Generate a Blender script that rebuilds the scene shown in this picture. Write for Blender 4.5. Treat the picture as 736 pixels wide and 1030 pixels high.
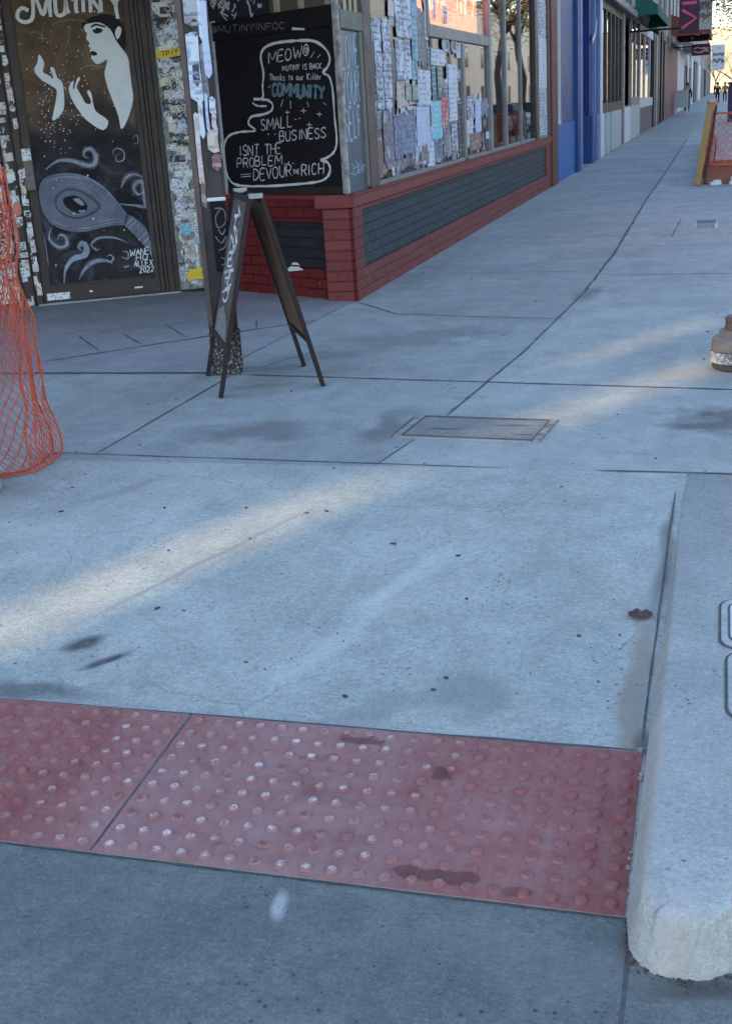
import bpy, bmesh, math, random
from mathutils import Vector, Matrix
S = bpy.context.scene
for o in list(bpy.data.objects): bpy.data.objects.remove(o)
COL = S.collection
R = math.radians
rng = random.Random(7)

# ------------------------------------------------------------------ camera
cd = bpy.data.cameras.new('camera'); cam = bpy.data.objects.new('camera', cd); COL.objects.link(cam)
fw = Vector((-0.27549, 0.90679, -0.31912)).normalized()
rt = Vector((0.96080, 0.27044, -0.06097)); rt = (rt - fw*rt.dot(fw)).normalized()
up = rt.cross(fw)
cam.matrix_world = Matrix(((rt.x, up.x, -fw.x, 0), (rt.y, up.y, -fw.y, 0), (rt.z, up.z, -fw.z, 1.4722), (0, 0, 0, 1)))
cd.sensor_fit = 'HORIZONTAL'; cd.sensor_width = 36; cd.lens = 36*1203.5/736
cd.clip_start = .05; cd.clip_end = 3000
S.camera = cam

# ------------------------------------------------------------------ sky, sun, exposure
SUN_EL = 23.0
SUN_AZ = 210.0           # compass direction the light comes from (0 = +Y, clockwise)
W = bpy.data.worlds.new('World'); S.world = W; W.use_nodes = True
nt = W.node_tree; nt.nodes.clear()
sky = nt.nodes.new('ShaderNodeTexSky'); sky.sky_type = 'NISHITA'; sky.sun_disc = False
sky.sun_elevation = R(SUN_EL); sky.sun_rotation = R(SUN_AZ); sky.air_density = 1.0; sky.dust_density = .3; sky.ozone_density = .9
bg = nt.nodes.new('ShaderNodeBackground'); bg.inputs[1].default_value = .15
wo = nt.nodes.new('ShaderNodeOutputWorld')
nt.links.new(sky.outputs[0], bg.inputs[0]); nt.links.new(bg.outputs[0], wo.inputs[0])
sd = bpy.data.lights.new('sun', 'SUN'); sd.energy = 2.6; sd.angle = R(.5); sd.color = (1, .74, .44)
sun = bpy.data.objects.new('sun', sd); COL.objects.link(sun)
tosun = Vector((math.sin(R(SUN_AZ))*math.cos(R(SUN_EL)), math.cos(R(SUN_AZ))*math.cos(R(SUN_EL)), math.sin(R(SUN_EL))))
sun.rotation_euler = (-tosun).to_track_quat('-Z', 'Y').to_euler(); sun.location = tosun*60
S.view_settings.view_transform = 'Standard'; S.view_settings.look = 'None'
S.view_settings.exposure = 2.03; S.view_settings.gamma = 1
S.render.engine = 'CYCLES'
S.cycles.use_denoising = True
S.cycles.max_bounces = 6; S.cycles.transparent_max_bounces = 12
S.cycles.caustics_reflective = False; S.cycles.caustics_refractive = False

# ------------------------------------------------------------------ materials
def N(t, kind, **kw):
    n = t.nodes.new(kind)
    for k, v in kw.items(): setattr(n, k, v)
    return n
def base(name):
    m = bpy.data.materials.new(name); m.use_nodes = True
    t = m.node_tree; b = t.nodes['Principled BSDF']
    g = N(t, 'ShaderNodeNewGeometry')
    class tc: outputs = {'Object': g.outputs['Position']}
    return m, t, b, tc
def noise(t, co, scale, detail=4, rough=.6, dist=0):
    n = N(t, 'ShaderNodeTexNoise'); n.inputs['Scale'].default_value = scale; n.inputs['Detail'].default_value = detail
    n.inputs['Roughness'].default_value = rough; n.inputs['Distortion'].default_value = dist
    t.links.new(co, n.inputs['Vector']); return n.outputs['Fac']
def ramp(t, fac, stops):
    r = N(t, 'ShaderNodeValToRGB'); e = r.color_ramp.elements
    while len(e) < len(stops): e.new(.5)
    for i, (p, c) in enumerate(stops):
        e[i].position = p; e[i].color = c if len(c) == 4 else (*c, 1)
    t.links.new(fac, r.inputs[0]); return r.outputs[0]
def mix(t, fac, a, b, mode='MIX'):
    m = N(t, 'ShaderNodeMix', data_type='RGBA', blend_type=mode)
    for sock, v in ((m.inputs[0], fac), (m.inputs[6], a), (m.inputs[7], b)):
        if isinstance(v, (int, float)): sock.default_value = v
        elif isinstance(v, tuple): sock.default_value = (*v, 1) if len(v) == 3 else v
        else: t.links.new(v, sock)
    return m.outputs[2]
def mth(t, op, a, b=0.0):
    m = N(t, 'ShaderNodeMath', operation=op)
    for s, v in ((m.inputs[0], a), (m.inputs[1], b)):
        if isinstance(v, (int, float)): s.default_value = v
        else: t.links.new(v, s)
    return m.outputs[0]
def bump(t, b, h, strength=.3, dist=.01):
    n = N(t, 'ShaderNodeBump'); n.inputs['Strength'].default_value = strength; n.inputs['Distance'].default_value = dist
    t.links.new(h, n.inputs['Height']); t.links.new(n.outputs[0], b.inputs['Normal'])
def worn(name, c, c2=None, scale=6, rough=.6, amt=.5, bmp=.15, metallic=0, fine=90, spec=.5):
    """a painted or raw surface with blotches, grain and slight relief"""
    m, t, b, tc = base(name); co = tc.outputs['Object']
    c2 = c2 or tuple(x*.55 for x in c)
    f = ramp(t, noise(t, co, scale, 6, .65), [(.35, (0, 0, 0)), (.68, (1, 1, 1))])
    g = noise(t, co, fine, 3, .6)
    col = mix(t, mth(t, 'MULTIPLY', f, amt), c, c2)
    col = mix(t, mth(t, 'MULTIPLY', g, .35), col, tuple(x*.7 for x in c))
    t.links.new(col, b.inputs['Base Color'])
    b.inputs['Metallic'].default_value = metallic; b.inputs['Specular IOR Level'].default_value = min(spec, .10+3*max(c)) if max(c) < .1 else min(spec, .3)
    t.links.new(mth(t, 'ADD', mth(t, 'MULTIPLY', f, .15), rough), b.inputs['Roughness'])
    bump(t, b, g, bmp, .004)
    return m
def concrete(name, lo, hi, stains=(), speck=.5, warm=(.40, .37, .31), grain=1.0, cracks=0):
    m, t, b, tc = base(name); co = tc.outputs['Object']
    big = noise(t, co, .8, 5, .65, .6); mid = noise(t, co, 5, 6, .75); fine = noise(t, co, 95, 2, .6); gr = noise(t, co, 52, 5, .8)
    col = ramp(t, mth(t, 'ADD', mth(t, 'MULTIPLY', big, .5), mth(t, 'MULTIPLY', mid, .5)), [(.30, tuple(x*.82 for x in lo)), (.45, lo), (.62, hi)])
    # brushed and washed-out streaks
    mp = N(t, 'ShaderNodeMapping'); mp.inputs['Scale'].default_value = (5, .7, 1); mp.inputs['Rotation'].default_value = (0, 0, R(-12)); t.links.new(co, mp.inputs[0])
    st = ramp(t, noise(t, mp.outputs[0], 1.6, 5, .6, .5), [(.5, (0, 0, 0)), (.75, (1, 1, 1))])
    col = mix(t, mth(t, 'MULTIPLY', st, .25), col, tuple(min(.6, x*1.25) for x in hi))
    wm = ramp(t, noise(t, co, 1.9, 5, .7), [(.5, (0, 0, 0)), (.72, (1, 1, 1))])
    col = mix(t, mth(t, 'MULTIPLY', wm, .35), col, warm)
    # broom texture across the slab, sand grains and aggregate
    mb_ = N(t, 'ShaderNodeMapping'); mb_.inputs['Scale'].default_value = (16, 120, 1); t.links.new(co, mb_.inputs[0])
    br = noise(t, mb_.outputs[0], 1, 3, .7)
    col = mix(t, mth(t, 'MULTIPLY', ramp(t, br, [(.38, (1, 1, 1)), (.55, (0, 0, 0))]), .22*grain), col, tuple(x*.6 for x in lo))
    col = mix(t, mth(t, 'MULTIPLY', ramp(t, gr, [(.40, (1, 1, 1)), (.50, (0, 0, 0))]), .34*grain), col, tuple(x*.62 for x in lo))
    col = mix(t, mth(t, 'MULTIPLY', ramp(t, gr, [(.56, (0, 0, 0)), (.66, (1, 1, 1))]), .22*grain), col, tuple(min(.66, x*1.4) for x in hi))
    va = N(t, 'ShaderNodeTexVoronoi'); va.inputs['Scale'].default_value = 210; t.links.new(co, va.inputs['Vector'])
    sv = N(t, 'ShaderNodeSeparateColor'); t.links.new(va.outputs['Color'], sv.inputs[0])
    col = mix(t, mth(t, 'MULTIPLY', ramp(t, sv.outputs[0], [(.72, (0, 0, 0)), (.74, (1, 1, 1))]), .22*grain), col, tuple(x*.45 for x in lo))
    col = mix(t, mth(t, 'MULTIPLY', ramp(t, sv.outputs[1], [(.86, (0, 0, 0)), (.88, (1, 1, 1))]), .2*grain), col, tuple(min(.7, x*1.5) for x in hi))
    # pits and specks gathered in patches
    v = N(t, 'ShaderNodeTexVoronoi'); v.inputs['Scale'].default_value = 42; v.inputs['Randomness'].default_value = 1; t.links.new(co, v.inputs['Vector'])
    sp = ramp(t, mth(t, 'ADD', v.outputs['Distance'], mth(t, 'MULTIPLY', gr, .12)), [(.20, (1, 1, 1)), (.30, (0, 0, 0))])
    pt = ramp(t, noise(t, co, 2.2, 6, .75), [(.45, (0, 0, 0)), (.6, (1, 1, 1))])
    pz = ramp(t, noise(t, co, 15, 3, .6), [(.46, (0, 0, 0)), (.54, (1, 1, 1))])
    col = mix(t, mth(t, 'MULTIPLY', mth(t, 'MULTIPLY', mth(t, 'MULTIPLY', sp, pt), pz), speck), col, tuple(x*.28 for x in lo))
    v2 = N(t, 'ShaderNodeTexVoronoi'); v2.inputs['Scale'].default_value = 3.4; t.links.new(co, v2.inputs['Vector'])
    s2 = ramp(t, mth(t, 'ADD', v2.outputs['Distance'], mth(t, 'MULTIPLY', gr, .05)), [(.038, (1, 1, 1)), (.062, (0, 0, 0))])
    col = mix(t, mth(t, 'MULTIPLY', s2, .55), col, tuple(x*.3 for x in lo))
    if cracks:
        wv = N(t, 'ShaderNodeTexNoise'); wv.inputs['Scale'].default_value = 2.4; wv.inputs['Detail'].default_value = 6; t.links.new(co, wv.inputs['Vector'])
        sw = N(t, 'ShaderNodeVectorMath', operation='SCALE'); t.links.new(wv.outputs['Color'], sw.inputs[0]); sw.inputs['Scale'].default_value = .5
        aw = N(t, 'ShaderNodeVectorMath', operation='ADD'); t.links.new(co, aw.inputs[0]); t.links.new(sw.outputs[0], aw.inputs[1])
        ve = N(t, 'ShaderNodeTexVoronoi', feature='DISTANCE_TO_EDGE'); ve.inputs['Scale'].default_value = .8; t.links.new(aw.outputs[0], ve.inputs['Vector'])
        ck = ramp(t, ve.outputs['Distance'], [(.0015, (1, 1, 1)), (.004, (0, 0, 0))]); cm = ramp(t, noise(t, co, .9, 3, .6), [(.48, (0, 0, 0)), (.56, (1, 1, 1))])
        col = mix(t, mth(t, 'MULTIPLY', mth(t, 'MULTIPLY', ck, cm), cracks), col, tuple(x*.4 for x in lo))
    wob = N(t, 'ShaderNodeTexNoise'); wob.inputs['Scale'].default_value = 4.5; wob.inputs['Detail'].default_value = 5; t.links.new(co, wob.inputs['Vector'])
    for (x, y, rx, ry, rot, k, c) in stains:
        dv = N(t, 'ShaderNodeVectorMath', operation='SUBTRACT'); t.links.new(wob.outputs['Color'], dv.inputs[0]); dv.inputs[1].default_value = (.5, .5, .5)
        sc = N(t, 'ShaderNodeVectorMath', operation='SCALE'); t.links.new(dv.outputs[0], sc.inputs[0]); sc.inputs['Scale'].default_value = 2.2*min(rx, ry)
        ad = N(t, 'ShaderNodeVectorMath', operation='ADD'); t.links.new(co, ad.inputs[0]); t.links.new(sc.outputs[0], ad.inputs[1])
        m1 = N(t, 'ShaderNodeVectorMath', operation='SUBTRACT'); t.links.new(ad.outputs[0], m1.inputs[0]); m1.inputs[1].default_value = (x, y, 0)
        m2 = N(t, 'ShaderNodeVectorRotate', rotation_type='Z_AXIS'); t.links.new(m1.outputs[0], m2.inputs['Vector']); m2.inputs['Angle'].default_value = -R(rot)
        m3 = N(t, 'ShaderNodeVectorMath', operation='MULTIPLY'); t.links.new(m2.outputs[0], m3.inputs[0]); m3.inputs[1].default_value = (1/rx, 1/ry, 0)
        ln = N(t, 'ShaderNodeVectorMath', operation='LENGTH'); t.links.new(m3.outputs[0], ln.inputs[0])
        f = mth(t, 'MULTIPLY', ramp(t, ln.outputs['Value'], [(.38, (1, 1, 1)), (.95, (0, 0, 0))]), ramp(t, mth(t, 'ADD', mth(t, 'MULTIPLY', gr, .6), mth(t, 'MULTIPLY', mid, .4)), [(.36, (.55, .55, .55)), (.56, (1, 1, 1))]))
        col = mix(t, mth(t, 'MULTIPLY', f, k), col, c)
    t.links.new(col, b.inputs['Base Color']); b.inputs['Roughness'].default_value = .82
    b.inputs['Specular IOR Level'].default_value = .3
    bump(t, b, mth(t, 'ADD', mth(t, 'ADD', gr, mth(t, 'MULTIPLY', fine, .5)), mth(t, 'SUBTRACT', mth(t, 'MULTIPLY', mid, 1.2), mth(t, 'MULTIPLY', sp, .5))), .5, .005)
    return m
def brick(name, c1, c2, mortar, ax='Y', bump_s=.5, chips=(.62, .6, .58), chip_amt=.0, bw=.205, bh=.082, fade=None):
    """painted brick courses; ax = wall direction given as a unit vector"""
    m, t, b, tc = base(name); co = tc.outputs['Object']
    ux, uy = ax
    dot = N(t, 'ShaderNodeVectorMath', operation='DOT_PRODUCT'); t.links.new(co, dot.inputs[0]); dot.inputs[1].default_value = (ux, uy, 0)
    sep = N(t, 'ShaderNodeSeparateXYZ'); t.links.new(co, sep.inputs[0])
    cmb = N(t, 'ShaderNodeCombineXYZ'); t.links.new(dot.outputs['Value'], cmb.inputs[0]); t.links.new(sep.outputs[2], cmb.inputs[1])
    wb = N(t, 'ShaderNodeTexNoise'); wb.inputs['Scale'].default_value = 9; t.links.new(co, wb.inputs['Vector'])
    sc = N(t, 'ShaderNodeVectorMath', operation='SCALE'); t.links.new(wb.outputs['Color'], sc.inputs[0]); sc.inputs['Scale'].default_value = .012
    ad = N(t, 'ShaderNodeVectorMath', operation='ADD'); t.links.new(cmb.outputs[0], ad.inputs[0]); t.links.new(sc.outputs[0], ad.inputs[1])
    br = N(t, 'ShaderNodeTexBrick'); t.links.new(ad.outputs[0], br.inputs['Vector'])
    br.inputs['Scale'].default_value = 1; br.inputs['Brick Width'].default_value = bw; br.inputs['Row Height'].default_value = bh
    br.inputs['Mortar Size'].default_value = .008; br.inputs['Mortar Smooth'].default_value = .4
    br.inputs['Color1'].default_value = (*c1, 1); br.inputs['Color2'].default_value = (*c2, 1); br.inputs['Mortar'].default_value = (*mortar, 1)
    col = br.outputs['Color']
    dirt = ramp(t, noise(t, co, 3, 6, .7), [(.4, (0, 0, 0)), (.72, (1, 1, 1))])
    col = mix(t, mth(t, 'MULTIPLY', dirt, .45), col, fade or tuple(x*.6 for x in c1))
    if chip_amt:
        ch = ramp(t, noise(t, co, 26, 5, .75), [(.66, (0, 0, 0)), (.70, (1, 1, 1))])
        lo = N(t, 'ShaderNodeMapRange'); t.links.new(sep.outputs[2], lo.inputs[0]); lo.inputs[1].default_value = .28; lo.inputs[2].default_value = .04; lo.clamp = True
        col = mix(t, mth(t, 'MULTIPLY', mth(t, 'MULTIPLY', ch, mth(t, 'ADD', lo.outputs[0], .08)), chip_amt), col, chips)
    t.links.new(col, b.inputs['Base Color']); b.inputs['Roughness'].default_value = .6; b.inputs['Specular IOR Level'].default_value = .18
    h = mth(t, 'ADD', mth(t, 'MULTIPLY', br.outputs['Fac'], -1.0), mth(t, 'MULTIPLY', noise(t, co, 60, 4, .6), .35))
    bump(t, b, h, bump_s, .012)
    return m
def glass(name, tint=(.75, .8, .82), refl=1.0):
    m = bpy.data.materials.new(name); m.use_nodes = True; t = m.node_tree; t.nodes.clear()
    o = N(t, 'ShaderNodeOutputMaterial'); mx = N(t, 'ShaderNodeMixShader')
    tr = N(t, 'ShaderNodeBsdfTransparent'); tr.inputs[0].default_value = (*tint, 1)
    gl = N(t, 'ShaderNodeBsdfGlossy'); gl.inputs['Roughness'].default_value = .015; gl.inputs[0].default_value = (.95, .97, 1, 1)
    fr = N(t, 'ShaderNodeFresnel'); gg = N(t, 'ShaderNodeNewGeometry'); ior = N(t, 'ShaderNodeMapRange'); t.links.new(gg.outputs['Backfacing'], ior.inputs[0]); ior.inputs[3].default_value = 1.42; ior.inputs[4].default_value = 1/1.42; t.links.new(ior.outputs[0], fr.inputs[0])
    tc = N(t, 'ShaderNodeTexCoord')
    n = N(t, 'ShaderNodeTexNoise'); n.inputs['Scale'].default_value = 1.3; t.links.new(tc.outputs['Object'], n.inputs['Vector'])
    bp = N(t, 'ShaderNodeBump'); bp.inputs['Strength'].default_value = .02; bp.inputs['Distance'].default_value = .02
    t.links.new(n.outputs[0], bp.inputs['Height']); t.links.new(bp.outputs[0], gl.inputs['Normal'])
    t.links.new(fr.outputs[0], mx.inputs[0]); t.links.new(tr.outputs[0], mx.inputs[1]); t.links.new(gl.outputs[0], mx.inputs[2]); t.links.new(mx.outputs[0], o.inputs[0])
    return m
def printed(name, paper, ink, scale=30, thr=.52, sx=1, sz=1, ink2=None):
    """paper with blocks of printed matter and creases"""
    m, t, b, tc = base(name); co = tc.outputs['Object']
    mp = N(t, 'ShaderNodeMapping'); mp.inputs['Scale'].default_value = (sx, sx, sz); t.links.new(co, mp.inputs[0])
    a = ramp(t, noise(t, mp.outputs[0], scale, 3, .7, 1.2), [(thr, (0, 0, 0)), (thr+.02, (1, 1, 1))])
    g = ramp(t, noise(t, mp.outputs[0], scale*.22, 2, .5), [(.42, (0, 0, 0)), (.48, (1, 1, 1))])
    col = mix(t, mth(t, 'MULTIPLY', mth(t, 'MULTIPLY', a, g), .85), paper, ink)
    if ink2:
        z = ramp(t, noise(t, mp.outputs[0], scale*.3, 1, .5), [(.6, (0, 0, 0)), (.62, (1, 1, 1))])
        col = mix(t, z, col, ink2)
    if sx == 1 and sz == 1 and scale < 30:
        sp = N(t, 'ShaderNodeSeparateXYZ'); t.links.new(co, sp.inputs[0])
        rows = ramp(t, mth(t, 'SINE', mth(t, 'MULTIPLY', sp.outputs[2], 125.0)), [(.30, (0, 0, 0)), (.42, (1, 1, 1))])
        mq = N(t, 'ShaderNodeMapping'); mq.inputs['Scale'].default_value = (14, 14, 40); t.links.new(co, mq.inputs[0])
        wd_ = ramp(t, noise(t, mq.outputs[0], 1, 2, .6), [(.44, (0, 0, 0)), (.48, (1, 1, 1))])
        area = ramp(t, noise(t, co, 5, 1, .5), [(.44, (0, 0, 0)), (.5, (1, 1, 1))])
        col = mix(t, mth(t, 'MULTIPLY', mth(t, 'MULTIPLY', rows, wd_), mth(t, 'MULTIPLY', area, .8)), col, ink)
    d = noise(t, co, 7, 5, .7)
    col = mix(t, mth(t, 'MULTIPLY', d, .3), col, tuple(x*.55 for x in paper))
    t.links.new(col, b.inputs['Base Color']); b.inputs['Roughness'].default_value = .6
    bump(t, b, d, .25, .01)
    return m
def plain(name, c, rough=.6, metallic=0):
    return worn(name, c, None, 14, rough, .25, .06, metallic)

# ------------------------------------------------------------------ mesh helpers
class MB:
    def __init__(s): s.v = []; s.f = []
    def add(s, vs, fs):
        n = len(s.v); s.v += [tuple(v) for v in vs]; s.f += [tuple(i+n for i in f) for f in fs]; return s
    def frame(s, o, U, V, W_, u0, u1, v0, v1, w0, w1):
        """box in the frame o + u U + v V + w W"""
        o, U, V, W_ = Vector(o), Vector(U), Vector(V), Vector(W_)
        vs = [o+U*u+V*v+W_*w for w in (w0, w1) for v in (v0, v1) for u in (u0, u1)]
        return s.add(vs, [(0, 2, 3, 1), (4, 5, 7, 6), (0, 1, 5, 4), (2, 6, 7, 3), (0, 4, 6, 2), (1, 3, 7, 5)])
    def box(s, x0, x1, y0, y1, z0, z1):
        return s.frame((0, 0, 0), (1, 0, 0), (0, 1, 0), (0, 0, 1), x0, x1, y0, y1, z0, z1)
    def prism(s, poly, z0, z1):
        n = len(poly); vs = [(x, y, z0) for x, y in poly]+[(x, y, z1) for x, y in poly]
        return s.add(vs, [tuple(range(n))[::-1], tuple(range(n, 2*n))]+[(i, (i+1) % n, n+(i+1) % n, n+i) for i in range(n)])
    def plate(s, pts, nrm, th):
        """closed plate from 3D outline, thickened along nrm"""
        n = len(pts); nrm = Vector(nrm)
        vs = [Vector(p) for p in pts]+[Vector(p)+nrm*th for p in pts]
        return s.add(vs, [tuple(range(n)), tuple(range(n, 2*n))]+[(i, (i+1) % n, n+(i+1) % n, n+i) for i in range(n)])
    def tube(s, pts, r, seg=8, cap=True):
        pts = [Vector(p) for p in pts]; rs = r if isinstance(r, (list, tuple)) else [r]*len(pts)
        rings = []; prev = None
        for i, p in enumerate(pts):
            d = (pts[min(i+1, len(pts)-1)]-pts[max(i-1, 0)]).normalized()
            a = Vector((0, 0, 1)) if abs(d.z) < .9 else Vector((1, 0, 0))
            if prev is not None and abs(prev.dot(d)) < .95: a = prev
            x = (a-d*a.dot(d)).normalized(); y = d.cross(x); prev = x
            rings.append([p+(x*math.cos(2*math.pi*k/seg)+y*math.sin(2*math.pi*k/seg))*rs[i] for k in range(seg)])
        vs = [v for rg in rings for v in rg]; fs = []
        for i in range(len(pts)-1):
            for k in range(seg): fs.append((i*seg+k, i*seg+(k+1) % seg, (i+1)*seg+(k+1) % seg, (i+1)*seg+k))
        if cap: fs += [tuple(range(seg))[::-1], tuple(range((len(pts)-1)*seg, len(pts)*seg))]
        return s.add(vs, fs)
    def lathe(s, c, prof, seg=24):
        c = Vector(c); vs = []; fs = []
        for r, z in prof:
            for k in range(seg): vs.append(c+Vector((r*math.cos(2*math.pi*k/seg), r*math.sin(2*math.pi*k/seg), z)))
        for i in range(len(prof)-1):
            for k in range(seg): fs.append((i*seg+k, i*seg+(k+1) % seg, (i+1)*seg+(k+1) % seg, (i+1)*seg+k))
        fs += [tuple(range(seg))[::-1], tuple(range((len(prof)-1)*seg, len(prof)*seg))]
        return s.add(vs, fs)
    def bar(s, a, b, w, h, side):
        """square bar from a to b, w along side, h across"""
        a, b = Vector(a), Vector(b); d = b-a; L = d.length; d.normalize(); sd_ = Vector(side); sd_ = (sd_-d*sd_.dot(d)).normalized(); t_ = d.cross(sd_)
        return s.frame(a, sd_, t_, d, -w/2, w/2, -h/2, h/2, 0, L)
    def build(s, name, mat, parent=None, bevel=0, smooth=False, fix=True):
        me = bpy.data.meshes.new(name)
        off = Vector((0, 0, 0)); q = parent
        while q: off += q.location; q = q.parent
        me.from_pydata([Vector(v)-off for v in s.v], [], s.f)
        if fix or bevel:
            bm = bmesh.new(); bm.from_mesh(me)
            if fix: bmesh.ops.recalc_face_normals(bm, faces=bm.faces)
            if bevel:
                bmesh.ops.remove_doubles(bm, verts=bm.verts, dist=1e-5)
                ed = [e for e in bm.edges if len(e.link_faces) == 2 and e.calc_face_angle(0) > .5]
                bmesh.ops.bevel(bm, geom=ed, offset=bevel, segments=2, affect='EDGES', clamp_overlap=True)
            bm.to_mesh(me); bm.free()
        if smooth:
            for p in me.polygons: p.use_smooth = True
        for m in (mat if isinstance(mat, (list, tuple)) else [mat]): me.materials.append(m)
        o = bpy.data.objects.new(name, me); COL.objects.link(o)
        if parent: o.parent = parent
        return o
def tag(o, label=None, cat=None, group=None, kind=None):
    if label: o['label'] = label
    if cat: o['category'] = cat
    if group: o['group'] = group
    if kind: o['kind'] = kind
    return o
def thing(name, label, cat, loc=(0, 0, 0), group=None):
    o = bpy.data.objects.new(name, None); COL.objects.link(o); o.location = loc; o.empty_display_size = .2
    return tag(o, label, cat, group)
def copy_tree(o, parent=None):
    c = o.copy(); COL.objects.link(c); c.parent = parent
    for ch in list(o.children): copy_tree(ch, c)
    return c
def smooth_path(p, n=6, closed=False):
    p = [Vector(q) for q in p]; out = []; m = len(p)
    for i in range(m if closed else m-1):
        if closed: a, b, c, d = p[(i-1) % m], p[i], p[(i+1) % m], p[(i+2) % m]
        else: a, b, c, d = p[max(i-1, 0)], p[i], p[i+1], p[min(i+2, m-1)]
        for k in range(n):
            t = k/n
            out.append(.5*((2*b)+(c-a)*t+(2*a-5*b+4*c-d)*t*t+(3*b-a-3*c+d)*t**3))
    if not closed: out.append(p[-1])
    return out
class Plane:
    def __init__(s, P, U, Nn): s.P = Vector(P); s.U = Vector(U).normalized(); s.N = Vector(Nn).normalized(); s.Z = Vector((0, 0, 1))
    def at(s, u, v, w=0): return s.P+s.U*u+s.Z*v+s.N*w
    def box(s, mb, u0, u1, v0, v1, w0, w1): return mb.frame(s.P, s.U, s.Z, s.N, u0, u1, v0, v1, w0, w1)
    def fill(s, mb, pts, w, th=.0008): return mb.plate([s.at(p[0], p[1], w) for p in pts], s.N, th)
    def stroke(s, mb, pts, wd, w, closed=False, jit=0, taper=False):
        pts = [Vector((p[0], p[1])) for p in pts]; n = len(pts)
        if n < 2: return
        L = []; Rr = []
        for i, p in enumerate(pts):
            a = pts[(i-1) % n] if closed or i else p; b = pts[(i+1) % n] if closed or i < n-1 else p
            d = b-a
            if d.length < 1e-7: d = Vector((1, 0))
            d.normalize(); q = Vector((-d.y, d.x)); h = wd/2*(1+jit*rng.uniform(-1, 1))
            if taper: h *= max(.2, math.sin(math.pi*min(.95, (i+.6)/n)))
            L.append(p+q*h); Rr.append(p-q*h)
        vs = [s.at(x.x, x.y, w) for x in L]+[s.at(x.x, x.y, w) for x in Rr]
        fs = [(i, (i+1) % n, n+(i+1) % n, n+i) for i in range(n if closed else n-1)]
        mb.add(vs, fs)
# hand-drawn stroke letters on a 1 x 1 cell
def arc(cx, cy, rx, ry, a0, a1, n=7): return [(cx+rx*math.cos(R(a0+(a1-a0)*i/n)), cy+ry*math.sin(R(a0+(a1-a0)*i/n))) for i in range(n+1)]
GL = {'A': [[(0, 0), (.5, 1), (1, 0)], [(.2, .4), (.8, .4)]], 'B': [[(0, 0), (0, 1), (.7, .95), (.8, .75), (.6, .55), (0, .52)], [(.6, .55), (.95, .4), (.85, .1), (.6, 0), (0, 0)]],
 'C': [arc(.55, .5, .5, .5, 45, 315)], 'D': [[(0, 0), (0, 1)], [(0, 1), (.6, .92), (.95, .6), (.9, .3), (.6, .05), (0, 0)]], 'E': [[(.9, 1), (0, 1), (0, 0), (.9, 0)], [(0, .52), (.7, .52)]],
 'F': [[(.9, 1), (0, 1), (0, 0)], [(0, .52), (.7, .52)]], 'G': [arc(.55, .5, .5, .5, 45, 330), [(.95, .2), (.95, .45), (.6, .45)]], 'H': [[(0, 0), (0, 1)], [(1, 0), (1, 1)], [(0, .5), (1, .5)]],
 'I': [[(.5, 0), (.5, 1)]], 'K': [[(0, 0), (0, 1)], [(.9, 1), (0, .45), (.95, 0)]], 'L': [[(0, 1), (0, 0), (.85, 0)]], 'M': [[(0, 0), (.08, 1), (.5, .3), (.92, 1), (1, 0)]], 'N': [[(0, 0), (0, 1), (.95, 0), (.95, 1)]],
 'O': [arc(.5, .5, .5, .5, 90, 450, 10)], 'P': [[(0, 0), (0, 1), (.75, .95), (.85, .72), (.7, .5), (0, .47)]], 'R': [[(0, 0), (0, 1), (.75, .95), (.85, .75), (.65, .55), (0, .5)], [(.4, .5), (.95, 0)]],
 'S': [[(.9, .85), (.6, 1), (.2, .93), (.08, .72), (.35, .54), (.75, .42), (.92, .22), (.7, .03), (.3, 0), (.02, .15)]], 'T': [[(0, 1), (1, 1)], [(.5, 1), (.5, 0)]], 'U': [[(0, 1), (.03, .3), (.3, 0), (.65, 0), (.92, .3), (.95, 1)]],
 'V': [[(0, 1), (.5, 0), (1, 1)]], 'W': [[(0, 1), (.25, 0), (.5, .7), (.75, 0), (1, 1)]], 'X': [[(0, 0), (1, 1)], [(0, 1), (1, 0)]], 'Y': [[(0, 1), (.5, .5), (1, 1)], [(.5, .5), (.5, 0)]], 'Z': [[(0, 1), (1, 1), (0, 0), (1, 0)]],
 '@': [arc(.55, .45, .2, .22, 0, 360, 8), [(.75, .65), (.78, .25), (.95, .3), (1, .6)], arc(.5, .48, .5, .48, 15, 320, 10)], '.': [[(.35, .02), (.5, .06), (.6, .02)]], '2': [[(.05, .8), (.4, 1), (.85, .85), (.8, .55), (0, 0), (.95, 0)]], '0': [arc(.5, .5, .42, .5, 90, 450, 10)],
 'h': [[(0, 1), (0, 0)], [(0, .4), (.4, .6), (.75, .45), (.8, 0)]], 'a': [arc(.4, .28, .36, .28, 30, 340, 8), [(.78, .58), (.78, 0)]], 'n': [[(0, .6), (0, 0)], [(0, .4), (.4, .6), (.75, .45), (.8, 0)]], 'k': [[(0, 1), (0, 0)], [(.7, .6), (0, .25), (.75, 0)]],
 's': [[(.7, .52), (.4, .6), (.12, .48), (.4, .32), (.7, .18), (.4, 0), (.05, .06)]], 't': [[(.4, .9), (.4, .1), (.65, 0)], [(.05, .6), (.75, .6)]], 'o': [arc(.4, .3, .38, .3, 90, 450, 8)], 'u': [[(0, .6), (.05, .1), (.4, 0), (.75, .2), (.78, .6)], [(.78, .6), (.8, 0)]],
 'r': [[(.1, .6), (.1, 0)], [(.1, .4), (.4, .6), (.7, .55)]], 'i': [[(.4, .6), (.4, 0)], [(.4, .82), (.42, .86)]], 'l': [[(.4, 1), (.4, 0)]], 'e': [[(.05, .32), (.75, .34), (.65, .55), (.35, .6), (.05, .35), (.2, .04), (.5, 0), (.75, .12)]]}
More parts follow.
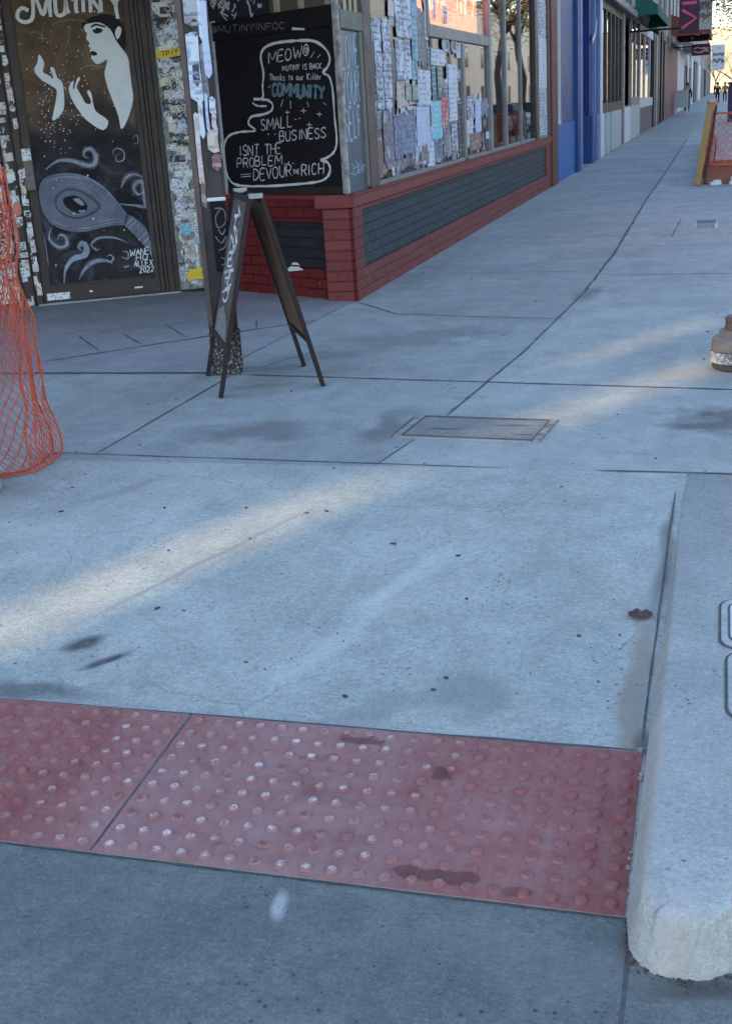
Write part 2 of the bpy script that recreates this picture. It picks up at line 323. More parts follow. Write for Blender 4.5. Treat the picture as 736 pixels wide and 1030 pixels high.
WID = {'M': 1.25, 'W': 1.3, 'I': .45, '.': .5, 'i': .5, 'l': .5, 't': .75, ' ': .7}
def write(pl, mb, txt, p0, p1, top, wd, w, jit=.25, wob=.04, gap=.28):
    """letters along the baseline p0-p1 in plane coordinates; top is a point above p0"""
    p0, p1, top = Vector(p0), Vector(p1), Vector(top); H = top-p0
    wid = [WID.get(c, .9 if c.isupper() else .8) for c in txt]; tot = sum(wid)+gap*(len(txt)-1)
    D = (p1-p0)/tot; x = 0
    for c, cw in zip(txt, wid):
        if c in GL:
            dx, dy, sk = rng.uniform(-wob, wob), rng.uniform(-wob, wob), rng.uniform(-.07, .07)
            for st in GL[c]:
                st = [(a+rng.uniform(-wob, wob)*.6, b_+rng.uniform(-wob, wob)*.6) for a, b_ in st]
                q = [p0+D*(x+(a+sk*b_)*cw+dx)+H*(b_+dy) for a, b_ in st]
                if len(q) > 3: q = smooth_path([(v.x, v.y) for v in q], 3)
                else:
                    qq = []
                    for i in range(len(q)-1): qq += [q[i].lerp(q[i+1], k/3) for k in range(3)]
                    q = qq+[q[-1]]
                pl.stroke(mb, q, wd, w, jit=jit)
        x += cw+gap
# ------------------------------------------------------------------ artwork outlines, in metres on their own wall
MURAL = {'face':((0.651,2.276),(0.695,2.29),(0.769,2.294),(0.82,2.269),(0.864,2.225),(0.89,2.158),(0.919,2.105),(0.957,2.051),(0.995,1.992),(1.025,1.929),(1.02,1.789),(0.99,1.67),(0.916,1.516),(0.85,1.434),(0.838,1.545),(0.804,1.676),(0.777,1.779),(0.765,1.885),(0.79,1.96),(0.8,2.002),(0.758,1.98),(0.714,1.968),(0.689,1.988),(0.674,2.027),(0.685,2.05),(0.665,2.07),(0.675,2.093),(0.661,2.115),(0.674,2.137),(0.65,2.174),(0.663,2.21),(0.647,2.234)),'ear':((0.898,2.223),(0.932,2.259),(0.955,2.239),(0.944,2.193),(0.915,2.157),(0.897,2.172)),'hair':((0.616,2.259),(0.66,2.313),(0.75,2.346),(0.851,2.356),(0.925,2.32),(0.967,2.258),(0.987,2.172),(0.957,2.051),(0.919,2.105),(0.89,2.158),(0.864,2.225),(0.82,2.269),(0.769,2.294),(0.695,2.29),(0.651,2.276)),'eye':((0.712,2.236),(0.744,2.253),(0.796,2.237),(0.778,2.215),(0.738,2.207),(0.719,2.217)),'brow':((0.704,2.269),(0.743,2.286),(0.814,2.264),(0.818,2.25),(0.746,2.27),(0.704,2.255)),'mouth':((0.673,2.069),(0.705,2.07),(0.728,2.045),(0.695,2.035),(0.676,2.046)),'hand_a':((0.248,2.067),(0.272,2.028),(0.28,1.99),(0.26,1.93),(0.298,1.905),(0.332,1.87),(0.336,1.898),(0.324,1.95),(0.336,1.964),(0.358,1.944),(0.368,1.884),(0.403,1.847),(0.41,1.775),(0.385,1.614),(0.285,1.538),(0.322,1.661),(0.353,1.774),(0.31,1.819),(0.243,1.865),(0.198,1.924),(0.197,1.962),(0.225,2.002)),'hand_b':((0.544,1.873),(0.557,1.858),(0.522,1.802),(0.53,1.768),(0.554,1.714),(0.576,1.665),(0.613,1.653),(0.624,1.682),(0.602,1.745),(0.617,1.766),(0.636,1.734),(0.64,1.654),(0.657,1.588),(0.747,1.509),(0.693,1.435),(0.572,1.52),(0.521,1.591),(0.47,1.69),(0.453,1.778),(0.475,1.829),(0.502,1.846),(0.49,1.795),(0.498,1.78),(0.513,1.822)),'octo':((0.097,0.999),(0.143,1.067),(0.238,1.102),(0.384,1.099),(0.507,1.059),(0.625,0.978),(0.705,0.881),(0.784,0.764),(0.82,0.697),(0.788,0.634),(0.693,0.633),(0.579,0.623),(0.427,0.599),(0.282,0.62),(0.162,0.685),(0.102,0.782),(0.086,0.892)),'octo_rim':((0.204,0.883),(0.254,0.951),(0.367,0.979),(0.506,0.914),(0.594,0.807),(0.521,0.745),(0.387,0.711),(0.28,0.745),(0.219,0.805)),'octo_lid':((0.226,0.877),(0.27,0.932),(0.365,0.957),(0.49,0.901),(0.566,0.809),(0.504,0.761),(0.385,0.73),(0.29,0.759),(0.235,0.811)),'octo_eye':((0.282,0.886),(0.34,0.912),(0.412,0.903),(0.479,0.825),(0.453,0.768),(0.375,0.767),(0.3,0.821)),'glint':((0.366,0.885),(0.419,0.884),(0.455,0.834),(0.427,0.825),(0.391,0.854)),'glint2':((0.393,0.784),(0.452,0.787),(0.461,0.771),(0.416,0.764)),'curls':(((0.173,1.146),(0.233,1.186),(0.309,1.213),(0.416,1.197),(0.52,1.155),(0.584,1.162),(0.606,1.228),(0.57,1.288),(0.518,1.277),(0.507,1.231),(0.543,1.218)),((0.753,0.813),(0.881,0.79),(0.992,0.774),(1.033,0.852),(1.001,0.965),(0.933,0.986),(0.895,0.931),(0.933,0.878),(0.974,0.904)),((0.788,0.948),(0.836,1.026),(0.914,1.052),(1.003,1.014)),((0.191,0.17),(0.221,0.29),(0.294,0.374),(0.401,0.402),(0.424,0.467),(0.388,0.504),(0.358,0.469),(0.383,0.441)),((0.151,0.659),(0.119,0.569),(0.182,0.49),(0.257,0.498),(0.26,0.567),(0.214,0.589),(0.187,0.551)),((0.326,0.195),(0.383,0.275),(0.467,0.334),(0.562,0.339),(0.633,0.306)),((0.498,0.431),(0.472,0.489),(0.546,0.537),(0.68,0.526),(0.786,0.472)),((0.581,0.352),(0.616,0.326),(0.646,0.35),(0.623,0.382),(0.588,0.37)),((0.715,0.359),(0.769,0.335),(0.776,0.391),(0.731,0.405)),((0.765,1.203),(0.757,1.257),(0.802,1.279),(0.848,1.242),(0.836,1.18),(0.78,1.17),(0.778,1.217),(0.81,1.232)),((0.931,1.344),(0.971,1.377),(0.997,1.34),(0.962,1.305),(0.937,1.317)),((0.043,0.622),(0.009,0.514),(0.032,0.419),(0.009,0.328)),((0.723,0.264),(0.78,0.274)),((0.493,0.463),(0.51,0.433),(0.537,0.446))),'ribs':(((0.78,0.615),(0.81,0.645),(0.85,0.676),(0.862,0.7)),((0.809,0.591),(0.837,0.618),(0.874,0.648),(0.886,0.671)),((0.837,0.56),(0.864,0.586),(0.899,0.614),(0.91,0.636)),((0.866,0.527),(0.89,0.552),(0.923,0.578),(0.933,0.598)),((0.895,0.492),(0.916,0.515),(0.947,0.54),(0.957,0.559)),((0.923,0.456),(0.943,0.478),(0.97,0.501),(0.98,0.518)),((0.952,0.419),(0.968,0.439),(0.995,0.46),(1.003,0.476)),((0.98,0.38),(0.995,0.399),(1.018,0.418),(1.026,0.433)),((1.009,0.341),(1.02,0.357),(1.042,0.375),(1.049,0.389))),'trunk':((0.798,0.717),(0.869,0.684),(0.953,0.602),(1.018,0.503),(1.043,0.387),(1.015,0.314),(0.965,0.375),(0.9,0.475),(0.818,0.576),(0.776,0.635)),'title':(((0.213,2.408),(0.165,2.429),(0.124,2.394),(0.125,2.344),(0.174,2.321),(0.229,2.34),(0.251,2.407),(0.262,2.517),(0.273,2.554)),((0.273,2.554),(0.298,2.454),(0.325,2.373),(0.363,2.452),(0.399,2.549)),((0.399,2.549),(0.391,2.463),(0.383,2.352)),((0.441,2.498),(0.433,2.424),(0.438,2.368),(0.481,2.363),(0.508,2.396),(0.524,2.495)),((0.524,2.495),(0.524,2.421),(0.535,2.373)),((0.57,2.481),(0.657,2.49)),((0.609,2.485),(0.598,2.418),(0.601,2.373)),((0.665,2.483),(0.655,2.378)),((0.713,2.373),(0.724,2.493)),((0.724,2.493),(0.8,2.372)),((0.8,2.372),(0.806,2.49)),((0.889,2.493),(0.926,2.417)),((0.963,2.503),(0.926,2.417),(0.931,2.316)),((0.728,2.487),(0.705,2.463))),'sig':((((0.79,0.352),(0.963,0.366)),(0.797,0.409),'WANE'),(((0.843,0.314),(0.939,0.316)),(0.849,0.366),'HO'),(((0.818,0.263),(0.98,0.259)),(0.823,0.312),'ALLEX'),(((0.858,0.205),(0.983,0.206)),(0.864,0.251),'2022')),'swirls':(((0.356,2.272),(0.441,2.312),(0.535,2.323),(0.626,2.314),(0.702,2.288)),((0.273,2.244),(0.296,2.199),(0.331,2.185)),((0.246,2.189),(0.331,2.192)),((0.298,2.243),(0.29,2.156)),((0.512,2.252),(0.507,2.171),(0.464,2.097)),((0.562,1.939),(0.659,1.96),(0.764,1.942)),((0.073,2.163),(0.13,2.153)),((0.195,2.235),(0.26,2.245)),((0.593,2.065),(0.614,2.026)),((0.655,1.934),(0.737,1.94),(0.796,1.955)))}
BOARD = {'bubble': ((1.038, 1.604), (0.924, 1.606), (0.912, 1.697), (0.887, 1.797), (0.906, 1.913), (0.855, 1.981), (0.709, 2.009), (0.465, 2.007), (0.272, 1.989), (0.153, 1.928), (0.107, 1.857), (0.137, 1.794), (0.195, 1.757), (0.128, 1.722), (0.099, 1.624), (0.097, 1.43), (0.089, 1.261), (0.123, 1.174), (0.202, 1.129), (0.285, 1.106), (0.212, 1.09), (0.186, 1.035), (0.228, 0.977), (0.342, 0.941), (0.66, 0.92), (1.066, 0.906), (1.351, 0.919), (1.452, 0.97), (1.487, 1.081), (1.478, 1.237), (1.404, 1.322), (1.249, 1.351), (1.048, 1.356), (1.128, 1.411), (1.086, 1.466), (0.941, 1.478), (0.832, 1.503), (0.809, 1.553), (0.874, 1.59), (0.936, 1.59)), 'tail': ((1.056, 1.575), (0.998, 1.549), (0.885, 1.541)), 'text': (('@MUTINYINFOC', (1.477, 2.149), (0.574, 2.102), (1.469, 2.198), 0.9), ('MEOW@', (0.815, 1.861), (0.337, 1.89), (0.804, 1.943), 1), ('MUTINY IS BACK', (0.656, 1.797), (0.205, 1.787), (0.652, 1.836), 0.8), ('Thanks to our Killer', (0.823, 1.735), (0.213, 1.705), (0.817, 1.781), 0.8), ('COMMUNITY', (0.805, 1.622), (0.207, 1.563), (0.792, 1.716), 1), ('SMALL', (0.981, 1.352), (0.593, 1.374), (0.97, 1.438), 1), ('BUSINESS', (0.757, 1.265), (0.206, 1.276), (0.748, 1.341), 1), ('ISNT THE', (1.282, 1.159), (0.751, 1.167), (1.271, 1.239), 1), ('PROBLEM...', (1.33, 1.06), (0.595, 1.09), (1.319, 1.135), 1), ('DEVOUR', (1.133, 0.957), (0.641, 0.986), (1.12, 1.047), 1), ('THE', (0.628, 1.001), (0.549, 1.009), (0.624, 1.034), 0.7), ('RICH', (0.524, 0.988), (0.265, 0.998), (0.514, 1.074), 1)), 'dash': (((0.713, 1.527), (0.676, 1.583)), ((0.595, 1.507), (0.59, 1.568)), ((0.379, 1.512), (0.396, 1.553)), ((0.178, 1.517), (0.21, 1.535)), ((0.636, 1.502), (0.636, 1.466)), ((0.661, 1.484), (0.611, 1.482)), ((0.446, 1.508), (0.443, 1.465)), ((0.477, 1.488), (0.41, 1.485)), ((0.264, 1.472), (0.263, 1.434)), ((0.295, 1.455), (0.236, 1.452)), ((0.391, 1.399), (0.391, 1.359)), ((0.422, 1.38), (0.36, 1.378)), ((0.555, 1.427), (0.533, 1.423)), ((0.51, 1.432), (0.488, 1.428)), ((0.318, 1.872), (0.27, 1.917)), ((0.243, 1.867), (0.207, 1.889)), ((0.843, 1.679), (0.814, 1.699)), ((1.288, 1.004), (1.15, 1.012)), ((1.29, 0.985), (1.162, 0.992)), ((0.902, 1.321), (0.879, 1.323)), ((0.816, 1.318), (0.797, 1.321)), ((0.491, 2.097), (0.348, 2.08))), 'corners': ((1.482, 2.117), (0.027, 2.042), (0.025, 2.165), (1.489, 2.235), (1.533, 0.819), (0.057, 0.861), (1.563, 2.241))}
POSTERS = (('flyer',10.376,10.621,1.917,2.185),('flyer',10.654,10.929,1.924,2.191),('flyer',10.366,10.612,1.806,1.91),('flyer',10.628,10.904,1.81,1.916),('flyer',10.374,10.605,1.551,1.799),('flyer',10.622,10.881,1.548,1.802),('flyer',10.369,10.601,1.462,1.542),('flyer',10.635,10.86,1.457,1.54),('flyer',11.107,11.714,2.065,2.429),('flyer',11.101,11.675,1.707,2.041),('flyer',11.202,11.735,2.437,2.63),('teal',11.754,11.999,2.265,2.475),('teal',11.713,11.958,1.878,2.257),('teal',11.675,11.9,1.7,1.869),('cream',11.039,11.338,1.459,1.689),('sage',11.381,11.596,1.524,1.664),('sage',11.635,11.86,1.522,1.656),('pink',11.053,11.834,1.411,1.516),('greyp',11.956,12.343,1.802,2.335),('navy',12.153,12.414,2.348,2.501),('white',12.295,12.428,2.07,2.481),('navy',12.371,12.597,2.001,2.444),('white',11.868,12.434,1.462,1.794),('pale',11.757,12.317,1.093,1.454),('white',12.491,13.16,1.848,2.002),('dteal',12.489,12.674,1.513,1.836),('dteal',12.747,12.916,1.53,1.84),('cyan',12.419,12.942,1.124,1.502),('red',12.91,13.262,1.249,1.538),('white',13.297,13.778,1.288,1.87),('blue',10.892,11.698,1.002,1.421),('rust',10.209,10.438,0.889,1.246),('black',10.263,10.375,1.6,1.757),('greyp',10.145,10.434,1.273,1.441),('greyp',10.501,10.846,0.951,1.425),('greyp',11.866,12.214,0.884,1.072),('white',12.179,12.497,0.886,1.135),('blue',12.497,12.881,0.876,1.111),('greyp',12.949,13.306,0.902,1.236),('flyer',13.371,13.694,0.985,1.255),('black',13.737,13.991,0.886,1.5),('flyer',14.265,14.691,1.297,1.537),('white',14.217,14.581,0.99,1.286),('pale',14.737,15.125,1.127,1.489),('rust',14.32,15.078,0.931,1.122),('blue',15.205,15.617,1.252,1.507),('flyer',14.692,15.08,0.968,1.105),('greyp',13.223,13.693,1.928,2.088),('white',13.746,14.253,1.938,2.094),('flyer',20.29,21.427,2.419,2.912),('white',20.222,21.364,1.615,2.374),('flyer',20.257,21.29,0.855,1.553),('pinkish',10.872,11.084,2.222,2.352))
LOVE = (('LOVE',(9.356,1.769),(9.908,1.798),(9.397,2.005)),('YOUR',(9.335,1.51),(9.892,1.533),(9.376,1.741)),('SELF',(9.328,1.246),(9.878,1.271),(9.367,1.473)))
# ------------------------------------------------------------------ material library
DK = (.055, .055, .06)
STAINS = [(-1.9, 7.75, .8, .40, 20, .6, (.13, .13, .125)), (-2.15, 5.3, .5, .24, 10, .75, (.11, .11, .105)), (-1.52, 5.45, .14, .42, 0, .75, (.10, .10, .10)), (.10, 5.62, .42, .36, 20, .95, (.09, .09, .09)),
          (-2.35, 7.2, .5, .16, 25, .5, (.13, .13, .13)), (-1.05, 5.4, .5, .38, 0, .4, (.17, .165, .155)), (-.1, 6.6, .3, .22, 0, .5, (.33, .28, .22)), (-1.0, 12.0, .8, .5, 0, .4, (.16, .16, .16)),
          (-2.6, 10.8, .25, 1.4, 0, .4, (.17, .165, .155)), (-.95, 9.45, .12, .5, -5, .7, (.11, .11, .105)), (-2.5, 6.3, .4, .1, 15, .5, (.14, .14, .14)), (-.2, 9.0, .5, .3, 0, .3, (.2, .2, .19)), (-1.9, 15, .6, 1.5, 0, .3, (.17, .17, .165))]
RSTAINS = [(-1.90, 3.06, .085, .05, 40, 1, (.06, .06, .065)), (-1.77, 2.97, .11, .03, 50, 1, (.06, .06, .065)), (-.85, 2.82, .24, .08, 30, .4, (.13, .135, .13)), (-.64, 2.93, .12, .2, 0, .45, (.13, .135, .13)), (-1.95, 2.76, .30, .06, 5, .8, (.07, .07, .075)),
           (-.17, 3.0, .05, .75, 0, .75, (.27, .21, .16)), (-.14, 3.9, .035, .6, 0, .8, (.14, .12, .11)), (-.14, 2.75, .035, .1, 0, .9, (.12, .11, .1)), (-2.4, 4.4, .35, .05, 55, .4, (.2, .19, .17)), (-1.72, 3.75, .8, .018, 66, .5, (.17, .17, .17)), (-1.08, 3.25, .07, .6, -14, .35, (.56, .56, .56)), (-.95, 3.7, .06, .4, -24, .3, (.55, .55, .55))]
MAT = dict(
 walk=concrete('pale_pavement_concrete', (.275, .295, .285), (.385, .405, .385), STAINS, .55, grain=.8, cracks=.7),
 walk_old=concrete('older_pavement_concrete', (.235, .255, .25), (.345, .365, .35), STAINS, .7, grain=.9, cracks=.8),
 ramp=concrete('ramp_concrete', (.30, .325, .305), (.425, .445, .415), RSTAINS, .9, grain=1.0, cracks=.5),
 flare=concrete('kerb_concrete', (.34, .355, .34), (.45, .46, .44), [(-.05, 1.98, .1, .1, 0, .5, (.47, .42, .38)), (-.1, 2.4, .03, .5, 0, .5, (.42, .37, .33))], .9),
 gutter=concrete('gutter_concrete', (.125, .14, .135), (.195, .21, .20), [(-.86, 2.01, .022, .065, 12, .8, (.46, .47, .46)), (.0, 1.93, .16, .05, 10, .8, (.05, .045, .04)), (.2, 2.0, .2, .06, 30, .7, (.05, .045, .04)), (-.13, 2.03, .03, .08, 0, .8, (.09, .07, .06)), (-1.8, 1.75, .4, .15, 0, .5, (.09, .09, .1)), (-.3, 1.95, .5, .12, 0, .3, (.22, .22, .22))], .9, warm=(.15, .15, .13)),
 asphalt=concrete('asphalt', (.045, .045, .048), (.075, .075, .078), (), .6),
 entry=concrete('entry_tiles', (.22, .22, .235), (.30, .30, .31), (), .4),
 joint=worn('joint_filler', (.062, .064, .064), (.15, .15, .145), 18, .9, .9, .3),
 red=None)
MAT['brick_side'] = brick('red_painted_brick_along_street', (.150, .034, .032), (.185, .046, .041), (.090, .020, .019), (0, 1), .5, chip_amt=.9, fade=(.18, .065, .058))
MAT['brick_return'] = brick('red_painted_brick', (.125, .015, .016), (.155, .021, .020), (.045, .007, .008), (-.877, .48), .35, chip_amt=1.0, fade=(.10, .014, .015))
MAT['panel_side'] = brick('dark_painted_brick_along_street', (.026, .036, .048), (.036, .048, .062), (.012, .016, .022), (0, 1), .6, fade=(.06, .068, .075))
MAT['panel_return'] = brick('dark_painted_brick', (.020, .021, .026), (.028, .029, .033), (.014, .015, .018), (-.877, .48), .5)
MAT['bluebrick'] = brick('light_blue_painted_brick', (.036, .115, .31), (.045, .135, .36), (.08, .18, .42), (0, 1), .6, fade=(.07, .17, .38))
MAT['redpaint'] = worn('red_paint', (.17, .028, .026), (.22, .075, .065), 7, .5, .5, .2)
MAT['tact'] = None
MAT['wood_dark'] = worn('dark_stained_wood', (.030, .020, .019), (.014, .011, .012), 9, .45, .6, .25)
MAT['frame_dark'] = worn('dark_brown_painted_frame', (.055, .040, .034), (.025, .02, .02), 5, .45, .5, .2)
MAT['frame_brown'] = worn('brown_frame', (.12, .085, .07), (.06, .045, .04), 8, .55, .6, .25)
MAT['frame_grey'] = worn('grey_aluminium_frame', (.24, .23, .22), (.12, .11, .11), 6, .45, .5, .1)
MAT['peel'] = worn('peeling_pale_paint', (.42, .40, .38), (.10, .07, .05), 16, .7, 1, .5)
MAT['black_board'] = worn('black_chalkboard', (.009, .009, .012), (.018, .012, .013), 4, .55, .8, .05)
MAT['chalk'] = worn('chalk_white', (.62, .62, .63), (.40, .40, .42), 40, .9, .6, .1)
MAT['chalk_dim'] = worn('faint_chalk', (.22, .22, .23), (.10, .10, .11), 50, .9, .9, .1)
MAT['chalk_teal'] = worn('teal_chalk', (.13, .28, .33), (.06, .12, .16), 50, .9, .8, .1)
MAT['mural_ink'] = plain('mural_black', (.012, .011, .014), .5)
MAT['mural_white'] = worn('mural_white_paint', (.70, .71, .72), (.55, .57, .59), 9, .5, .6, .1)
MAT['mural_blue'] = worn('mural_grey_blue', (.15, .16, .21), (.075, .08, .12), 7, .5, .9, .1)
MAT['mural_blue_dark'] = worn('mural_deep_blue', (.055, .06, .09), (.03, .03, .05), 9, .5, .9, .1)
MAT['mural_pale'] = worn('mural_pale_blue', (.30, .33, .40), (.10, .11, .16), 14, .5, .9, .1)
MAT['steel'] = worn('galvanised_steel', (.30, .31, .32), (.18, .17, .16), 12, .4, .6, .1, .8)
MAT['pane'] = glass('window_glass')
MAT['interior'] = worn('dark_shop_interior', (.05, .048, .05), (.02, .02, .025), 2, .8, .8)
MAT['inter_grey'] = worn('grey_interior_wall', (.12, .115, .12), (.06, .06, .065), 2, .8, .8)
MAT['render'] = worn('pale_wall_render', (.42, .42, .41), (.30, .29, .28), 3, .8, .5)
MAT['tan'] = worn('tan_wall_render', (.45, .38, .29), (.36, .30, .23), 2, .8, .5)
MAT['darkwall'] = worn('dark_wall_paint', (.09, .085, .085), (.05, .05, .05), 3, .7, .5)
MAT['white'] = worn('white_paint', (.62, .64, .65), (.42, .43, .44), 6, .55, .5, .1)
MAT['pale_green'] = worn('pale_grey_green_paint', (.42, .47, .46), (.30, .34, .34), 6, .55, .5, .1)
MAT['royal'] = worn('royal_blue_paint', (.006, .020, .17), (.005, .014, .10), 5, .45, .7, .1)
MAT['midblue'] = worn('mid_blue_paint', (.007, .040, .165), (.015, .065, .22), 6, .4, .8, .1)
MAT['sky_blue'] = worn('light_blue_paint', (.13, .20, .40), (.07, .12, .28), 6, .5, .7, .1)
MAT['maroon'] = worn('maroon_paint', (.17, .03, .06), (.11, .02, .04), 5, .5, .6, .1)
MAT['green'] = worn('green_canvas', (.02, .12, .085), (.012, .07, .05), 6, .7, .6, .2)
MAT['rustred'] = worn('rust_red_canvas', (.20, .06, .04), (.12, .04, .03), 6, .7, .6, .2)
MAT['beige'] = worn('beige_wood', (.42, .35, .27), (.26, .2, .15), 8, .7, .7, .2)
MAT['brownwall'] = worn('brown_painted_wall', (.16, .12, .12), (.10, .08, .085), 5, .6, .6, .2)
MAT['orange'] = worn('orange_plastic_net', (.60, .11, .055), (.42, .07, .04), 20, .5, .5, .1)
MAT['black'] = plain('black_paint', (.015, .015, .017), .4)
MAT['yellow'] = plain('yellow_print', (.75, .50, .03), .5)
MAT['leaf'] = None

def tactile_mat():
    m, t, b, tc = base('red_tactile_plastic'); co = tc.outputs['Object']
    g = N(t, 'ShaderNodeNewGeometry'); sep = N(t, 'ShaderNodeSeparateXYZ'); t.links.new(co, sep.inputs[0])
    big = noise(t, co, 2.3, 5, .65, .3)
    col = ramp(t, big, [(.3, (.215, .058, .052)), (.5, (.285, .10, .092)), (.68, (.34, .16, .15))])
    # foot-worn pale band across the middle of the run
    bx = N(t, 'ShaderNodeMapRange', interpolation_type='SMOOTHSTEP'); t.links.new(mth(t, 'ABSOLUTE', mth(t, 'ADD', sep.outputs[0], 1.08)), bx.inputs[0]); bx.inputs[1].default_value = .62; bx.inputs[2].default_value = .15; bx.inputs[3].default_value = 0; bx.inputs[4].default_value = 1
    wear = mth(t, 'MULTIPLY', bx.outputs[0], ramp(t, noise(t, co, 5, 6, .7), [(.35, (.2, .2, .2)), (.65, (1, 1, 1))]))
    col = mix(t, mth(t, 'MULTIPLY', wear, .75), col, (.37, .25, .235))
    bl = ramp(t, noise(t, co, 4.2, 5, .7, .6), [(.60, (0, 0, 0)), (.63, (1, 1, 1))])
    col = mix(t, mth(t, 'MULTIPLY', bl, .45), col, (.15, .058, .052))
    dust = ramp(t, noise(t, co, 17, 6, .8), [(.44, (0, 0, 0)), (.62, (1, 1, 1))])
    col = mix(t, mth(t, 'MULTIPLY', dust, .38), col, (.34, .235, .215))
    wn = N(t, 'ShaderNodeTexNoise'); wn.inputs['Scale'].default_value = 14; wn.inputs['Detail'].default_value = 5; t.links.new(co, wn.inputs['Vector'])
    for x, y, rx, ry, k in ((-.87, 2.66, .10, .035, .8), (-.62, 2.55, .045, .055, .85), (-.93, 2.42, .06, .09, .5), (-.52, 2.17, .13, .035, .8), (-.78, 2.26, .07, .05, .5), (-.36, 2.15, .05, .02, .6), (-2.2, 2.4, .2, .25, .5), (-1.9, 2.2, .25, .1, .5)):
        s1 = N(t, 'ShaderNodeVectorMath', operation='SUBTRACT'); t.links.new(co, s1.inputs[0]); s1.inputs[1].default_value = (x, y, 0)
        s2 = N(t, 'ShaderNodeVectorMath', operation='MULTIPLY'); t.links.new(s1.outputs[0], s2.inputs[0]); s2.inputs[1].default_value = (1/rx, 1/ry, 0)
        ln = N(t, 'ShaderNodeVectorMath', operation='LENGTH'); t.links.new(s2.outputs[0], ln.inputs[0])
        f = ramp(t, mth(t, 'MULTIPLY', mth(t, 'ADD', ln.outputs['Value'], mth(t, 'MULTIPLY', wn.outputs['Fac'], 2.2)), .5), [(.86, (1, 1, 1)), (.95, (0, 0, 0))]) if k > .55 else ramp(t, mth(t, 'ADD', mth(t, 'MULTIPLY', ln.outputs['Value'], .7), mth(t, 'MULTIPLY', wn.outputs['Fac'], .9)), [(.5, (1, 1, 1)), (1.0, (0, 0, 0))])
        col = mix(t, mth(t, 'MULTIPLY', f, k), col, (.125, .050, .048))
    fine = noise(t, co, 160, 3, .7)
    col = mix(t, mth(t, 'MULTIPLY', fine, .3), col, (.15, .05, .05))
    mp = N(t, 'ShaderNodeMapping'); mp.inputs['Scale'].default_value = (60, 4, 1); t.links.new(co, mp.inputs[0])
    sc = ramp(t, noise(t, mp.outputs[0], 1, 3, .6), [(.6, (0, 0, 0)), (.75, (1, 1, 1))])
    col = mix(t, mth(t, 'MULTIPLY', sc, .18), col, (.42, .26, .26))
    t.links.new(col, b.inputs['Base Color']); b.inputs['Roughness'].default_value = .75; b.inputs['Specular IOR Level'].default_value = .22
    bump(t, b, mth(t, 'ADD', fine, mth(t, 'MULTIPLY', dust, .6)), .5, .003)
    return m
def domecap_mat():
    m, t, b, tc = base('worn_dome_tops'); co = tc.outputs['Object']
    sep = N(t, 'ShaderNodeSeparateXYZ'); t.links.new(co, sep.inputs[0])
    bx = N(t, 'ShaderNodeMapRange', interpolation_type='SMOOTHSTEP'); t.links.new(mth(t, 'ABSOLUTE', mth(t, 'ADD', sep.outputs[0], 1.12)), bx.inputs[0]); bx.inputs[1].default_value = .75; bx.inputs[2].default_value = .15; bx.inputs[3].default_value = .05; bx.inputs[4].default_value = 1
    n = ramp(t, noise(t, co, 9, 4, .7), [(.40, (0, 0, 0)), (.60, (1, 1, 1))]); n2 = ramp(t, noise(t, co, 95, 4, .7), [(.36, (.15, .15, .15)), (.58, (1, 1, 1))])
    col = mix(t, mth(t, 'MULTIPLY', mth(t, 'MULTIPLY', bx.outputs[0], n), n2), (.25, .088, .082), (.60, .54, .51))
    t.links.new(col, b.inputs['Base Color']); b.inputs['Roughness'].default_value = .7; b.inputs['Specular IOR Level'].default_value = .25
    return m
def leaf_mat(name, a, b_):
    m, t, b, tc = base(name); co = tc.outputs['Object']
    col = ramp(t, noise(t, co, 1.3, 4, .7), [(.35, a), (.65, b_)])
    t.links.new(col, b.inputs['Base Color']); b.inputs['Roughness'].default_value = .6
    return m
MAT['tact'] = tactile_mat(); MAT['domecap'] = domecap_mat()
MAT['leaf'] = leaf_mat('green_leaves', (.035, .055, .015), (.10, .11, .03)); MAT['leaf_gold'] = leaf_mat('golden_leaves', (.16, .11, .03), (.30, .20, .06))
MAT['bark'] = worn('tree_bark', (.10, .08, .065), (.05, .04, .035), 14, .9, .8, .6)
def mural_mat():
    m, t, b, tc = base('mural_ground'); co = tc.outputs['Object']
    sep = N(t, 'ShaderNodeSeparateXYZ'); t.links.new(co, sep.inputs[0])
    n = noise(t, co, 3.2, 6, .65, .5)
    brown = ramp(t, n, [(.3, (.05, .034, .024)), (.52, (.135, .085, .052)), (.75, (.21, .15, .11))])
    dark = ramp(t, noise(t, co, 2.6, 6, .65), [(.35, (.012, .011, .014)), (.6, (.030, .026, .028)), (.75, (.055, .055, .075))])
    wisp = ramp(t, noise(t, co, 3.6, 6, .6, 2.2), [(.5, (0, 0, 0)), (.68, (1, 1, 1))])
    lowz = N(t, 'ShaderNodeMapRange', interpolation_type='SMOOTHSTEP'); t.links.new(sep.outputs[2], lowz.inputs[0]); lowz.inputs[1].default_value = 1.45; lowz.inputs[2].default_value = .9
    dark = mix(t, mth(t, 'MULTIPLY', mth(t, 'MULTIPLY', wisp, lowz.outputs[0]), .5), dark, (.10, .11, .165))
    h = N(t, 'ShaderNodeMapRange', interpolation_type='SMOOTHSTEP'); t.links.new(mth(t, 'ADD', sep.outputs[2], mth(t, 'MULTIPLY', n, .5)), h.inputs[0]); h.inputs[1].default_value = 1.62; h.inputs[2].default_value = 2.0
    col = mix(t, h.outputs[0], dark, brown)
    t.links.new(col, b.inputs['Base Color']); b.inputs['Roughness'].default_value = .6; b.inputs['Specular IOR Level'].default_value = .12
    return m
MAT['mural'] = mural_mat()
